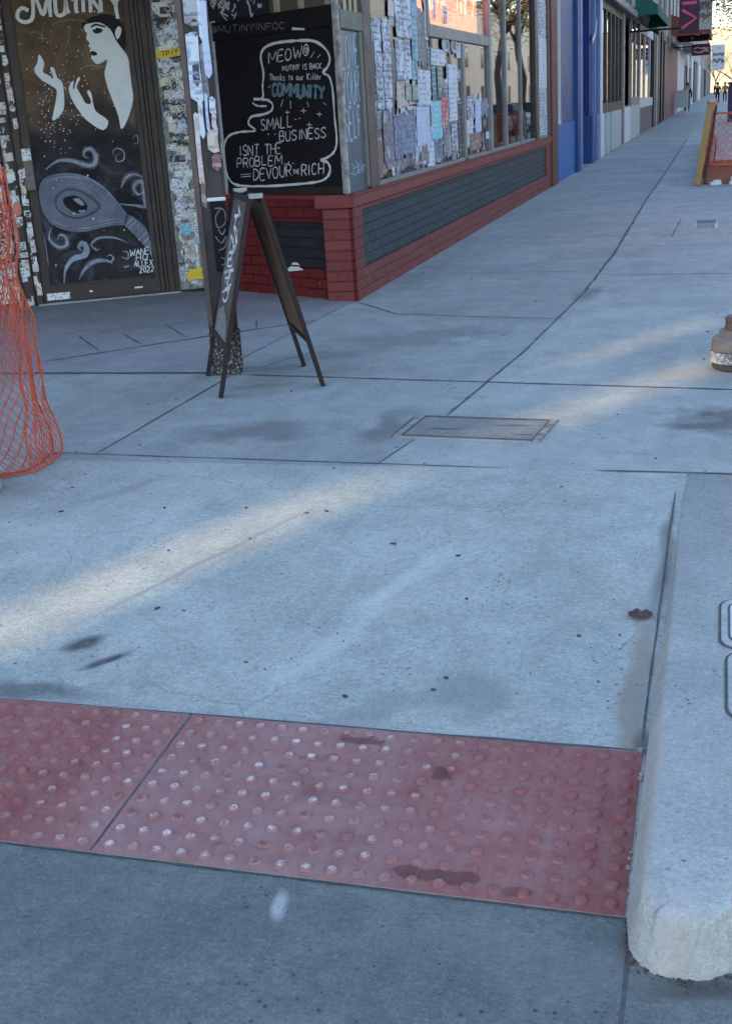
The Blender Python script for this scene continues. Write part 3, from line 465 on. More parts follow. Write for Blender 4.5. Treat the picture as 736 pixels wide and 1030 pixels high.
PAPER = dict(
 flyer=printed('white_flyer', (.56, .60, .68), (.06, .06, .10), 17, .49, 1, 1), white=printed('white_paper', (.58, .62, .68), (.22, .26, .36), 14, .54), pale=printed('lavender_paper', (.48, .53, .68), (.36, .4, .56), 8, .55),
 teal=printed('teal_poster', (.16, .33, .42), (.4, .5, .55), 14, .55, ink2=(.08, .2, .3)), dteal=printed('dark_teal_flyer', (.09, .17, .2), (.45, .48, .5), 22, .55), cyan=printed('cyan_flyer', (.16, .48, .58), (.6, .65, .68), 20, .56),
 cream=printed('cream_flyer', (.55, .5, .42), (.3, .2, .16), 20, .5, ink2=(.5, .33, .28)), sage=printed('green_grey_flyer', (.24, .28, .25), (.5, .5, .46), 20, .5), pink=printed('torn_pink_poster', (.5, .36, .35), (.6, .58, .6), 18, .5),
 pinkish=printed('pale_pink_flyer', (.58, .46, .45), (.3, .25, .3), 18, .5), greyp=printed('grey_torn_poster', (.25, .235, .26), (.10, .095, .11), 14, .47, ink2=(.4, .4, .44)), navy=printed('navy_poster', (.03, .035, .08), (.3, .3, .36), 12, .6),
 red=printed('red_poster', (.5, .06, .07), (.6, .5, .5), 14, .56), blue=printed('blue_grey_poster', (.10, .13, .24), (.26, .29, .36), 12, .5), rust=printed('rust_brown_poster', (.20, .10, .085), (.4, .33, .3), 20, .5), black=printed('black_flyer', (.02, .02, .025), (.4, .4, .42), 24, .6))
def stk(name, paper, ink, thr=.5, sc=38): return printed(name, paper, ink, sc, thr)
STK = [stk('white_sticker', (.74, .74, .73), (.03, .03, .03), .53), stk('light_grey_sticker', (.56, .56, .56), (.03, .03, .04), .52), stk('cream_sticker', (.64, .57, .47), (.10, .06, .05), .53), stk('black_sticker', (.018, .018, .02), (.70, .70, .70), .54),
       stk('blue_white_sticker', (.62, .67, .74), (.05, .10, .28), .53), stk('pale_pink_sticker', (.64, .55, .54), (.14, .05, .05), .54), stk('second_white_sticker', (.68, .68, .69), (.05, .05, .06), .50)]
STKC = [stk('cyan_sticker', (.12, .45, .55), (.6, .62, .62), .56), stk('yellow_sticker', (.68, .52, .05), (.08, .06, .03), .58), stk('orange_sticker', (.65, .22, .05), (.5, .45, .4), .6), stk('red_sticker', (.5, .08, .07), (.6, .55, .55), .56)]

# ------------------------------------------------------------------ the setting: ground
def sheet(name, poly, z, mat, zf=None):
    me = bpy.data.meshes.new(name); me.from_pydata([(x, y, zf(x, y) if zf else z) for x, y in poly], [], [tuple(range(len(poly)))])
    me.materials.append(mat); o = bpy.data.objects.new(name, me); COL.objects.link(o); o['kind'] = 'structure'
    bm = bmesh.new(); bm.from_mesh(me); bmesh.ops.recalc_face_normals(bm, faces=bm.faces)
    for f in bm.faces:
        if f.normal.z < 0: f.normal_flip()
    bm.to_mesh(me); bm.free(); return o
sheet('road', [(-900, -900), (900, -900), (900, 900), (-900, 900)], -.17, MAT['asphalt'])
sheet('gutter', [(-40, .9), (2.0, .9), (2.0, 2.112), (-40, 2.112)], -.1425, MAT['gutter'])
KY = 4.78
def rz(y): return -.14+(y-2.106)*.0645 if y < 4.0 else (-.0178)*(KY-y)/(KY-4.0)
# ramp with its slope, fine rows so that the surface bends gently
def ramp_mesh():
    ys = [2.112, 2.5, 2.7125]+[2.72+(KY-2.72)*i/8 for i in range(9)]; xs = [-3.39, -.09]
    vs = [(x, y, rz(y)) for y in ys for x in xs]; fs = [(2*i, 2*i+1, 2*i+3, 2*i+2) for i in range(len(ys)-1)]
    me = bpy.data.meshes.new('curb_ramp'); me.from_pydata(vs, [], fs); me.materials.append(MAT['ramp'])
    o = bpy.data.objects.new('curb_ramp', me); COL.objects.link(o); o['kind'] = 'structure'
ramp_mesh()
# pavement: upper slab beyond the ramp
ENTRY = [(-2.93, 6.66), (-2.83, 9.28), (-4.47, 10.22), (-5.8, 9.36), (-6.4, 9.0), (-6.5, 6.66)]
SEAM = [(-1.40, KY), (-1.27, 5.66), (-1.12, 7.3), (-1.0, 9.45), (-.96, 12), (-1.0, 18), (-.98, 23.4), (-1.0, 40), (-1.0, 420)]
sheet('pavement', [(2.6, 420), (2.6, KY)]+SEAM, 0, MAT['walk'])
sheet('pavement', [(-40, 420), (-40, KY)]+SEAM, 0, MAT['walk_old'])
sheet('entry_paving', ENTRY, .004, MAT['entry'])
mb = MB().prism([(-40, 2.12), (-3.38, 2.12), (-3.38, KY-.001), (-40, KY-.001)], -.3, 0)
tag(mb.build('pavement', MAT['walk'], bevel=.02), kind='structure')
# kerb slab to the right of the ramp, its nose rounded, its ramp side battered
def kerb_slab():
    nose = [(-.128, 2.02), (-.112, 1.985), (-.086, 1.962), (-.05, 1.95), (-.012, 1.948), (.03, 1.962), (.08, 1.995), (.18, 2.07), (.5, 2.28), (1.2, 2.6), (2.65, 2.9)]
    nose = [(v.x, v.y) for v in smooth_path([(x, y) for x, y in nose[:9]], 5)]+nose[9:]
    nose = [(x+rng.uniform(-.001, .001), y+rng.uniform(-.0012, .0012)) if x < .5 else (x, y) for x, y in nose]
    bot = [(-.14, KY-.001), (-.14, 2.12)]+nose+[(2.65, KY-.001)]
    top = [(-.106, KY-.001), (-.106, 2.13)]+[(max(x, -.128)+(.022 if x < -.09 else .008 if x < 0 else .002), y+.008+rng.uniform(-.0015, .0015)) for x, y in nose]+[(2.6, KY-.001)]
    rings = []
    def inset(k): # rounded arris: between bottom and top outline
        return [(b[0]+(t_[0]-b[0])*k, b[1]+(t_[1]-b[1])*k) for b, t_ in zip(bot, top)]
    def shrink(pts, d):
        cx, cy = 1.2, 3.6
        return [(x+d*(1 if x < cx else -1)*min(1, abs(cx-x)), y+(d if y < 3 else 0)) for x, y in pts]
    levels = [(bot, -.3), (bot, -.15), (inset(.35), -.085), (inset(.8), -.042), (inset(1), -.022), (shrink(top, .008), -.007), (shrink(top, .022), 0)]
    n = len(top); vs = []; fs = []
    for pts, z in levels:
        for x, y in pts:
            vs.append((x+rng.uniform(-.003, .003) if z > -.1 else x, y+(rng.uniform(-.0022, .0022) if y < KY-.1 else 0), z))
    for l in range(len(levels)-1):
        for i in range(n): fs.append((l*n+i, l*n+(i+1) % n, (l+1)*n+(i+1) % n, (l+1)*n+i))
    fs.append(tuple(range((len(levels)-1)*n, len(levels)*n)))
    m = MB(); m.add(vs, fs); o = m.build('kerb', MAT['flare']); o['kind'] = 'structure'
    for p in o.data.polygons: p.use_smooth = True
    return o
kerb_slab()
m = MB()
for i in range(130):
    k = rng.random(); q = Vector((-.13, 2.1)).lerp(Vector((-.11, 1.985)), k/.3) if k < .3 else Vector((-.11, 1.98)).lerp(Vector((.02, 1.945)), (k-.3)/.35) if k < .65 else Vector((.02, 1.95)).lerp(Vector((.25, 2.1)), (k-.65)/.35)
    x, y = q.x-abs(rng.gauss(0, .010))*(1 if k < .65 else 0)+.003, q.y-abs(rng.gauss(0, .016))+.004; r_ = rng.uniform(.0015, .0055)
    m.prism([(x+r_*math.cos(a)*rng.uniform(.6, 1.3), y+r_*math.sin(a)*rng.uniform(.6, 1.3)) for a in (0, 1.2, 2.4, 3.5, 4.8)], -.143, -.1415+r_*.6)
tag(m.build('gutter_grit', worn('brown_grit', (.075, .058, .05), (.2, .17, .15), 80, .9)), kind='stuff')
m = MB().box(2.6, 2.75, 4.0, 420, -.3, .001); tag(m.build('kerb', MAT['walk'], bevel=.02), kind='structure')
# dirt gathered along the foot of the kerb
m = MB(); a = [(-.205+rng.uniform(-.02, .02), 2.75+i*.1) for i in range(19)]; b = [(-.118, y) for x, y in a]
def strip_line(mb, pts, wd, z=.003, zf=None, jit=.3):
    pts = [Vector((x, y)) for x, y in pts]; L = []; Q = []
    fine = []
    for i in range(len(pts)-1):
        d = (pts[i+1]-pts[i]); k = max(1, int(d.length/.12))
        fine += [pts[i]+d*j/k for j in range(k)]
    fine.append(pts[-1]); n = len(fine)
    for i, p in enumerate(fine):
        d = (fine[min(i+1, n-1)]-fine[max(i-1, 0)]).normalized(); q = Vector((-d.y, d.x))
        p = p+q*rng.uniform(-1, 1)*wd*.14; h = wd*.40*(1+jit*1.3*rng.uniform(-1, 1))*min(1, .3+min(i, n-1-i)/1.5)
        L.append(p+q*h); Q.append(p-q*h)
    zz = lambda v: (zf(v.y) if zf else 0)+z
    vs = [(v.x, v.y, zz(v)) for v in L]+[(v.x, v.y, zz(v)) for v in Q]
    mb.add(vs, [(i, i+1, n+i+1, n+i) for i in range(n-1)])
J = MB()
for pts, w in [([(-2.99, 4.89), (-.82, 4.797)], .012), ([(-.45, 4.785), (2.6, 4.77)], .016), ([(-6.2, 6.62), (-3.05, 6.64), (-2.72, 6.60)], .03), ([(-2.72, 6.60), (.1, 6.245), (2.6, 6.05)], .022),
               ([(-2.80, 4.88), (-2.79, 6.62)], .014), ([(-1.40, 4.80), (-1.33, 5.22)], .012), ([(-1.27, 5.66), (-1.12, 7.3), (-1.0, 9.45)], .018), ([(-1.0, 9.45), (-.96, 12), (-1.0, 18), (-.98, 23.4), (-1.0, 40)], .03),
               ([(-2.77, 9.27), (-2.3, 8.68), (-1.62, 8.5), (-.98, 8.36)], .016), ([(-2.4, 10.8), (-1.0, 10.75)], .014), ([(-.98, 10.5), (2.6, 10.2)], .014), ([(-2.7, 13.6), (2.6, 13.2)], .014), ([(-2.7, 16.8), (2.6, 16.6)], .014), ([(-2.7, 20.2), (2.6, 20.1)], .016),
               ([(-2.7, 24.2), (2.6, 24.2)], .02), ([(-2.7, 28.5), (2.6, 28.5)], .02), ([(-2.7, 34), (2.6, 34)], .025), ([(-.47, 13.2), (-.43, 15.0)], .016), ([(-2.7, 6.75), (-2.5, 7.3)], .01)]:
    strip_line(J, pts, w)
tag(J.build('pavement_joint', MAT['joint'], fix=False), kind='structure')
J = MB()
for pts, w in [([(-4.32, 6.96), (-3.45, 7.86), (-2.86, 8.40)], .022), ([(-4.06, 7.32), (-4.55, 7.92)], .018), ([(-3.85, 7.55), (-4.22, 7.98)], .02), ([(-3.62, 7.8), (-4.0, 8.3)], .014), ([(-3.2, 8.1), (-3.35, 8.5)], .014), ([(-4.95, 8.45), (-4.2, 8.95)], .01), ([(-4.5, 7.9), (-3.4, 8.9)], .008)]:
    strip_line(J, pts, w, .0075)
tag(J.build('paving_joint', MAT['joint'], fix=False), kind='structure')
J = MB(); strip_line(J, [(-.128, 2.10), (-.125, 1.7), (-.12, 1.0)], .010, -.142); strip_line(J, [(-3.3, 2.708), (-.15, 2.722)], .010, .002, rz); strip_line(J, [(-3.3, 2.109), (-.12, 2.109)], .007, -.1395); strip_line(J, [(-1.370, 2.112), (-1.370, 2.715)], .008, .0012, rz); strip_line(J, [(-.128, 4.55), (-.137, 3.6), (-.146, 2.75)], .008, .003, rz)
strip_line(J, [(-.24, 3.23), (-.20, 3.33)], .005, .003, rz)
tag(J.build('ramp_joint', MAT['joint'], fix=False), kind='structure')
# scraps, twigs and pebbles too many to count
m = MB()
for i in range(150):
    x = rng.uniform(-3.2, .5); y = rng.choice([rng.uniform(2.75, 5), rng.uniform(4.8, 11)]); z = rz(y) if (y < KY and x < -.15) else 0
    if -.2 < x < -.08 and y < 5: continue
    r = .0022+.005*rng.random()**3; e = rng.uniform(1, 2.2); a = rng.uniform(0, 6.28); k = rng.randint(4, 6)
    p = [(x+r*e*math.cos(t)*math.cos(a)-r*math.sin(t)*math.sin(a), y+r*e*math.cos(t)*math.sin(a)+r*math.sin(t)*math.cos(a)) for t in [6.28*q/k+rng.uniform(-.3, .3) for q in range(k)]]
    m.prism(p, z+.001, z+.001+r*.5)
tag(m.build('litter_debris', plain('dry_scraps', (.07, .055, .05), .9)), kind='stuff')

# ------------------------------------------------------------------ tactile paving plates
def tactile(x0, x1, label, seed):
    r = random.Random(seed); c = thing('tactile_paving', label, 'tactile paving', ((x0+x1)/2, 2.4, rz(2.4)), 'tactile paving plates across the ramp')
    U = Vector((1, 0, 0)); V = Vector((0, 1, .0645)).normalized(); Wn = U.cross(V)
    o = Vector((x0, 2.114, rz(2.114))); W_ = x1-x0
    pm = MB().frame(o, U, V, Wn, 0, W_, 0, .6, -.02, .003)
    pl = pm.build('plate', MAT['tact'], c)
    d = MB(); nx = int(round(W_/.061)); ny = 10
    caps = []
    for i in range(nx):
        for j in range(ny):
            u = (i+.5)*W_/nx; v = (j+.5)*.06; rb = .0160; h = .0062*r.uniform(.75, 1.05); rt_ = rb*.66
            q = o+U*u+V*v+Wn*.003; n = 12; vs = []; fs = []
            for rr, hh in ((rb, 0), (rb*.93, h*.55), (rt_, h), (rt_*.4, h*1.08)):
                for k in range(n):
                    t = 2*math.pi*k/n; vs.append(q+U*rr*math.cos(t)+V*rr*math.sin(t)+Wn*hh)
            for l in range(3):
                for k in range(n): fs.append((l*n+k, l*n+(k+1) % n, (l+1)*n+(k+1) % n, (l+1)*n+k))
            fs.append(tuple(range(3*n, 4*n))); b0 = len(d.f); d.add(vs, fs); caps += list(range(b0+2*n, b0+3*n+1))
    o2 = d.build('domes', [MAT['tact'], MAT['domecap']], c, smooth=True)
    for k in caps: o2.data.polygons[k].material_index = 1
tactile(-1.366, -.142, 'longer dusty red tactile plate with pale worn domes, ending against the kerb', 1)
tactile(-2.595, -1.374, 'darker red tactile plate beyond the slanting seam, away from the kerb', 2)
m = MB()
for i in range(14):
    y = 2.13+.6*rng.random(); x = -.139+rng.uniform(-.008, .006); q = rng.uniform(.003, .009)
    m.prism([(x+q*math.cos(a)*rng.uniform(.6, 1.2), y+q*1.6*math.sin(a)*rng.uniform(.6, 1.2)) for a in (0, 1, 2.1, 3.1, 4.2, 5.3)], rz(y), rz(y)+.006)
tag(m.build('mortar_crumbs', worn('old_mortar', (.34, .29, .26), (.2, .17, .15), 30)), kind='stuff')

# ------------------------------------------------------------------ covers in the ground
def frame_pts(o, ang, L, Wd):
    c, s = math.cos(ang), math.sin(ang); return Vector((c, s, 0)), Vector((-s, c, 0))
def utility_cover():
    t = thing('utility_cover', 'rectangular concrete utility lid with rusty ends set across the pavement joint', 'utility cover', (-1.07, 5.42, 0))
    U, V = frame_pts(None, R(-5.3), 0, 0); o = Vector((-1.075, 5.425, 0)); Z = Vector((0, 0, 1))
    lid = MB().frame(o, U, V, Z, -.31, .31, -.17, .17, -.02, .006).build('lid', concrete('lid_concrete', (.17, .175, .17), (.27, .27, .255), [(-1.22, 5.40, .12, .02, 0, .9, (.05, .05, .05)), (-.9, 5.47, .13, .02, 0, .9, (.05, .05, .05)), (-.83, 5.31, .06, .015, 0, .9, (.05, .05, .05))], .6, warm=(.24, .235, .22)), t, bevel=.004)
    f = MB()
    for a in ((-.352, -.314, -.2, .2), (.314, .352, -.2, .2)): f.frame(o, U, V, Z, *a, -.02, .009)
    f.build('end_frame', worn('rusty_iron_edge', (.13, .115, .105), (.4, .39, .38), 22, .8, .9, .5), t, bevel=.003)
    g = MB()
    for a in ((-.313, .313, -.203, -.19), (-.313, .313, .192, .206)): g.frame(o, U, V, Z, *a, -.02, .006)
    g.build('side_frame', MAT['walk'], t)
    h = MB()
    for a in ((-.3145, -.3085, -.172, .172), (.3085, .3145, -.172, .172), (-.31, .31, -.190, -.168), (-.31, .31, .168, .192)): h.frame(o, U, V, Z, *a, -.02, .0075)
    h.build('seal_gap', MAT['joint'], t)
    k = MB(); pts = [(-1.45+.78*i/14, 5.66-.07*i/14+rng.uniform(-.02, .02)) for i in range(15)]
    strip_line(k, [(-1.45, 5.24), (-1.43, 5.62), (-1.38, 5.66)], .012, .0035)
    k.build('edge_crack', MAT['joint'], t, fix=False)
utility_cover()
def rounded(x0, x1, y0, y1, r, n=5):
    out = []
    for cx, cy, a0 in ((x1-r, y1-r, 0), (x0+r, y1-r, 90), (x0+r, y0+r, 180), (x1-r, y0+r, 270)):
        out += [(cx+r*math.cos(R(a0+90*i/n)), cy+r*math.sin(R(a0+90*i/n))) for i in range(n+1)]
    return out
def meter_cover():
    t = thing('meter_cover', 'pale rounded meter box with two lids let into the kerb slab', 'meter cover', (.22, 3.15, 0))
    MB().prism(rounded(.036, .42, 3.135, 3.49, .06), -.02, .004).build('rim', MAT['joint'], t)
    MB().prism(rounded(.043, .41, 3.142, 3.483, .055), -.02, .007).build('collar', MAT['flare'], t, bevel=.002)
    MB().prism(rounded(.062, .39, 3.165, 3.46, .045), -.02, .0085).build('lid_gap', MAT['joint'], t)
    MB().prism(rounded(.068, .384, 3.171, 3.454, .042), -.02, .012).build('lid', MAT['white'], t, bevel=.003)
    MB().prism(rounded(.052, .42, 2.72, 3.132, .07), -.02, .004).build('rim', MAT['joint'], t)
    MB().prism(rounded(.060, .41, 2.728, 3.124, .06), -.02, .007).build('collar', MAT['flare'], t, bevel=.002)
    MB().prism(rounded(.080, .39, 2.75, 3.102, .05), -.02, .0085).build('lid_gap', MAT['joint'], t)
    MB().prism(rounded(.087, .384, 2.757, 3.095, .046), -.02, .012).build('lid', MAT['white'], t, bevel=.003)
meter_cover()
def grate(x, y, w, d, label):
    t = thing('drain_cover', label, 'drain cover', (x, y, 0))
    MB().box(x-w/2, x+w/2, y-d/2, y+d/2, -.02, .006).build('frame', MAT['steel'], t, bevel=.002)
    MB().box(x-w/2+.02, x+w/2-.02, y-d/2+.02, y+d/2-.3, -.02, .01).build('lid', concrete('grate_lid', (.2, .2, .2), (.28, .28, .28)), t, bevel=.002)
    MB().box(x-w/2+.01, x+w/2-.01, y+d/2-.26, y+d/2-.02, -.02, .012).build('slot', MAT['black'], t)
grate(-.135, 14.35, .24, .9, 'small grey drain lid in the pavement short of the orange-netted enclosure')
# wind-blown leaf
m = MB(); c = Vector((-.196, 3.45, rz(3.45)+.004)); n = 14
ring = [c+Vector((.037*math.cos(6.283*i/n)*(1+.14*rng.uniform(-1, 1)), .034*math.sin(6.283*i/n)*(1+.14*rng.uniform(-1, 1)), rng.uniform(0, .012))) for i in range(n)]
m.add([c+Vector((0, 0, .012))]+ring, [(0, 1+i, 1+(i+1) % n) for i in range(n)])
tag(m.build('fallen_leaf', worn('dried_leaf', (.085, .035, .04), (.05, .02, .025), 40), fix=False), 'crumpled dark red leaf lying on the ramp beside the kerb', 'leaf')

# ------------------------------------------------------------------ corner shop
shop = thing('corner_shop', 'corner shop with red brick base, flyer covered windows and a splayed corner doorway', 'shop', (-2.785, 9.31, 0))
DW = Plane((-5.693, 9.407, 0), (.864, .504, 0), (.504, -.864, 0))
RW = Plane((-2.781, 9.31, 0), (-.877, .48, 0), (-.48, -.877, 0))
FC = Plane((-2.785, 0, 0), (0, 1, 0), (1, 0, 0))
# brick base: return side, with its sunk dark panel
m = MB(); RL = 1.95
m.prism([tuple(RW.at(a, 0, w).to_2d()) for a, w in ((0, 0), (.17, 0), (.17, -.1), (.062, -.1))], 0, .8)
for a in ((1.05, RL, 0, .8), (.17, 1.05, 0, .24), (.17, 1.05, .62, .8)): RW.box(m, *a, -.25, 0)
m.build('brick_base', MAT['brick_return'], shop)
m = MB(); RW.box(m, .17, 1.05, .24, .62, -.2, -.02); m.build('brick_infill', MAT['panel_return'], shop)
m = MB(); RW.fill(m, [(.62, .225), (.68, .25), (.78, .248), (.83, .222), (.90, .218), (.92, .19), (.84, .185), (.80, .205), (.7, .215)], .002); RW.fill(m, [(.66, .262), (.70, .285), (.75, .28), (.77, .262)], .002)
m.build('paint_chip', MAT['mural_white'], shop)
# brick base along the street
Y1 = 21.35
m = MB()
for a in ((9.33, 9.60, 0, .74), (9.60, 20.75, 0, .235), (20.75, Y1, 0, .74), (9.60, 20.75, .70, .74)): FC.box(m, *a, -.25, 0)
m.build('brick_base', MAT['brick_side'], shop)
m = MB(); FC.box(m, 9.60, 20.75, .235, .70, -.2, -.022); m.build('brick_infill', MAT['panel_side'], shop)
m = MB(); FC.box(m, 9.30, Y1, .74, .825, -.3, .02); FC.box(m, 9.30, Y1, .825, .84, -.3, .028); m.build('window_sill', MAT['redpaint'], shop, bevel=.005)
m = MB(); RW.box(m, .17, RL, .80, .84, -.28, .012); m.prism([tuple(RW.at(a, 0, w).to_2d()) for a, w in ((-.008, .012), (.17, .012), (.17, -.1), (.060, -.1))], .80, .84); m.build('window_sill', MAT['redpaint'], shop, bevel=.004)
m = MB(); FC.box(m, Y1, 22.15, 0, 3.1, -.3, .03); m.build('end_post', worn('red_brown_post', (.13, .035, .03), (.09, .05, .045), 6), shop, bevel=.01)
# corner post with peeling paint
m = MB(); RW.box(m, .004, .062, .845, 3.1, -.005, .035); m.build('corner_post', MAT['peel'], shop, bevel=.008)
# shop window
win = tag(MB().box(-2.86, -2.79, 9.95, 10.22, .842, 3.1).build('shop_window', MAT['frame_brown'], shop, bevel=.006))
m = MB()
FC.box(m, 14.02, 14.14, .842, 2.09, -.07, -.01); FC.box(m, 15.68, 15.84, .842, 3.1, -.08, -.004); FC.box(m, 16.92, 17.02, .842, 3.1, -.07, -.012)
FC.box(m, 12.42, 15.68, 2.11, 2.22, -.075, -.006); FC.box(m, 10.22, 21.35, 3.02, 3.1, -.075, -.006); FC.box(m, 12.36, 12.44, 2.11, 3.02, -.07, -.012); FC.box(m, 10.22, 21.35, .842, .875, -.07, -.01); FC.box(m, 18.3, 18.36, .875, 3.02, -.07, -.014)
m.build('mullions', MAT['frame_grey'], win, bevel=.004)
m = MB(); FC.box(m, 19.62, 19.92, .842, 3.02, -.09, .005); m.build('dark_mullion', MAT['frame_dark'], win, bevel=.006)
m = MB(); FC.box(m, 21.15, 21.35, .842, 3.02, -.09, .0); m.build('end_mullion', MAT['frame_brown'], win, bevel=.006)
m = MB(); FC.box(m, 10.2, 21.2, .87, 3.03, -.046, -.040); m.build('pane', MAT['pane'], win)
m = MB(); FC.box(m, 19.92, 21.15, .875, 3.02, -.06, -.035); m.build('stickered_panel', STK[1], win)
# flyers on the glass
NAMES = dict(flyer='flyer', white='paper_sheet', pale='paper_sheet', teal='poster', dteal='flyer', cyan='flyer', cream='flyer', sage='flyer', pink='poster', pinkish='flyer', greyp='torn_poster', navy='poster', red='poster', blue='poster', rust='poster', black='flyer')
for i, (k, y0, y1, z0, z1) in enumerate(POSTERS):
    z0 = max(z0, .885)
    if z1-z0 < .02: continue
    m = MB(); w = -.034+.0011*(i % 9); s = rng.uniform(-.012, .012)*(y1-y0)*4
    if k in ('greyp', 'blue', 'pink'):
        n = 6; top = [(y0+(y1-y0)*j/n, z1+rng.uniform(-.05, .03)) for j in range(n+1)]; bot = [(y1-(y1-y0)*j/n, z0+rng.uniform(0, .09)) for j in range(n+1)]
        pts = [Vector(FC.at(a, b_, w)) for a, b_ in top+bot]; m.plate(pts, (1, 0, 0), .0008)
    elif k == 'navy': m.plate([FC.at(y0, z1, w), FC.at(y0+(y1-y0)*.5, z1+.01, w), FC.at(y1, z0, w), FC.at(y1-(y1-y0)*.45, z0+.02, w)], (1, 0, 0), .0008)
    else: m.plate([FC.at(y0+s, z0, w), FC.at(y1+s, z0+rng.uniform(-.01, .01), w), FC.at(y1-s, z1, w), FC.at(y0-s, z1+rng.uniform(-.01, .01), w)], (1, 0, 0), .0008)
    o = m.build(NAMES[k], PAPER[k], win)
m = MB()
for a, w_, top in ((10.23, 1.25, 2.0), (11.5, 1.3, 1.75), (12.82, 1.18, 1.62)):
    n = 9; pts = [(a+w_*k/n, top+rng.uniform(-.12, .12)) for k in range(n+1)]+[(a+w_-w_*k/n, .885+rng.uniform(0, .08)) for k in range(n+1)]
    m.plate([FC.at(p, q, -.0385) for p, q in pts], (1, 0, 0), .0008)
m.build('pasted_remnants', printed('grey_mauve_paste_remnants', (.20, .185, .205), (.075, .07, .08), 9, .46, ink2=(.33, .32, .36)), win)
for i in range(46):
    y = rng.uniform(10.28, 13.7); z = rng.uniform(.95, 2.35); w_, h_ = rng.uniform(.12, .3), rng.uniform(.08, .26); k = rng.choice(['flyer', 'white', 'pale', 'cream', 'greyp', 'dteal', 'pinkish', 'sage', 'flyer', 'black', 'blue', 'greyp'])
    m = MB(); s = rng.uniform(-.01, .01); m.plate([FC.at(y+s, z, -.0378+.0004*(i % 6)), FC.at(y+w_+s, z+rng.uniform(-.02, .02), -.0378+.0004*(i % 6)), FC.at(y+w_-s, z+h_, -.0378+.0004*(i % 6)), FC.at(y-s, z+h_+rng.uniform(-.02, .02), -.0378+.0004*(i % 6))], (1, 0, 0), .0003)
    m.build(NAMES[k], PAPER[k], win)
# torn scraps of old bills over the lower glass
m = MB(); m2 = MB()
for i in range(230):
    y = rng.uniform(10.25, 13.95) if rng.random() < .8 else rng.uniform(14.2, 15.6); z = rng.uniform(.9, 1.55 if y < 14 else 1.5); w_ = rng.uniform(.02, .11)*1.6; h = rng.uniform(.02, .12)
    pts = [(y+w_*math.cos(a)*rng.uniform(.5, 1), z+h*math.sin(a)*rng.uniform(.5, 1)) for a in [k*6.28/7 for k in range(7)]]
    FC.fill(m if rng.random() < .55 else m2, pts, -.0365+.0009*(i % 3))
tag(m.build('paper_scraps', PAPER['greyp'], win), kind='stuff'); tag(m2.build('paper_scraps', PAPER['white'], win), kind='stuff')
# round stickers
for y in (13.2, 13.65):
    m = MB(); FC.fill(m, arc(y, 2.06, .21, .085, 0, 345, 23), -.022); m.build('round_poster', PAPER['greyp'], win)
    m = MB(); FC.stroke(m, arc(y, 2.06, .15, .06, 0, 345, 23), .02, -.020, closed=True); m.build('round_print', MAT['chalk'], win)
# red lit sign hanging inside the upper pane
m = MB(); FC.box(m, 12.50, 15.62, 2.27, 2.98, -.16, -.14)
def lit(name, c, s):
    mm = bpy.data.materials.new(name); mm.use_nodes = True; b = mm.node_tree.nodes['Principled BSDF']; b.inputs['Base Color'].default_value = (*c, 1); b.inputs['Emission Color'].default_value = (*c, 1); b.inputs['Emission Strength'].default_value = s; return mm
ls = thing('lit_sign', 'glowing orange red scrawled sign hanging inside the upper shop window', 'sign', (-2.93, 12.55, 2.27))
m.build('backing', lit('amber_backlight', (.8, .18, .06), 1.2), ls)
m = MB(); r = random.Random(5)
for i in range(46):
    y = 12.6+2.9*i/46+r.uniform(-.05, .05); z = 2.32+r.uniform(0, .2)
    FC.stroke(m, [(y, z+r.uniform(.15, .34)), (y+r.uniform(-.05, .08), z+.12), (y+r.uniform(-.06, .12), z)], r.uniform(.02, .055), -.137, jit=.4)
for i in range(7):
    z = 2.31+.07*i; FC.stroke(m, [(12.6+r.uniform(0, .6), z), (13.4, z+r.uniform(-.05, .05)), (14.2+r.uniform(-.4, .8), z+r.uniform(-.05, .05))], .03, -.138, jit=.4)
m.build('scrawl', lit('red_neon', (.9, .035, .012), 4.0), ls)
m = MB()
for i in range(26):
    y = 12.6+2.9*r.random(); z = 2.32+r.uniform(0, .3); FC.stroke(m, [(y, z+r.uniform(.08, .2)), (y+r.uniform(-.05, .06), z)], r.uniform(.012, .03), -.134, jit=.4)
m.build('highlight', lit('pale_neon', (.95, .5, .35), 3.2), ls)
# narrow lettered window beside the corner
nw = MB(); FC.box(nw, 9.36, 9.95, .842, 2.06, -.06, -.03); nw = nw.build('lettered_window', worn('blue_grey_painted_glass', (.085, .125, .165), (.05, .07, .10), 4, .3, .7), shop)
m = MB(); FC.box(m, 9.34, 9.95, 2.06, 2.2, -.08, -.004); FC.box(m, 9.86, 9.95, .86, 2.06, -.07, -.012); m.build('frame', worn('weathered_grey_green_wood', (.16, .16, .13), (.09, .08, .07), 9), nw, bevel=.005)
m = MB(); FC.box(m, 9.34, 9.95, 2.2, 3.05, -.06, -.04); m.build('transom_pane', worn('yellow_curtain', (.45, .36, .2), (.6, .55, .45), 9), nw)
m = MB()
for yy in (9.5, 9.66, 9.8): FC.box(m, yy-.012, yy+.012, 2.2, 3.05, -.04, -.025)
m.build('transom_bars', MAT['frame_brown'], nw)
m = MB()
for txt, a, b_, tp in LOVE: write(FC, m, txt, (a[0]+.03, a[1]), (b_[0]-.06, b_[1]), (a[0]+.035, tp[1]), .022, -.028, .3, .02, .3)
for i in range(14): FC.stroke(m, [(9.42+rng.uniform(0, .4), 1.02+rng.uniform(-.06, .06)), (9.46+rng.uniform(0, .42), 1.03+rng.uniform(-.06, .06))], .008, -.028)
m.build('painted_lettering', worn('pale_blue_lettering', (.36, .47, .55), (.2, .28, .34), 30, .6, .7), nw)
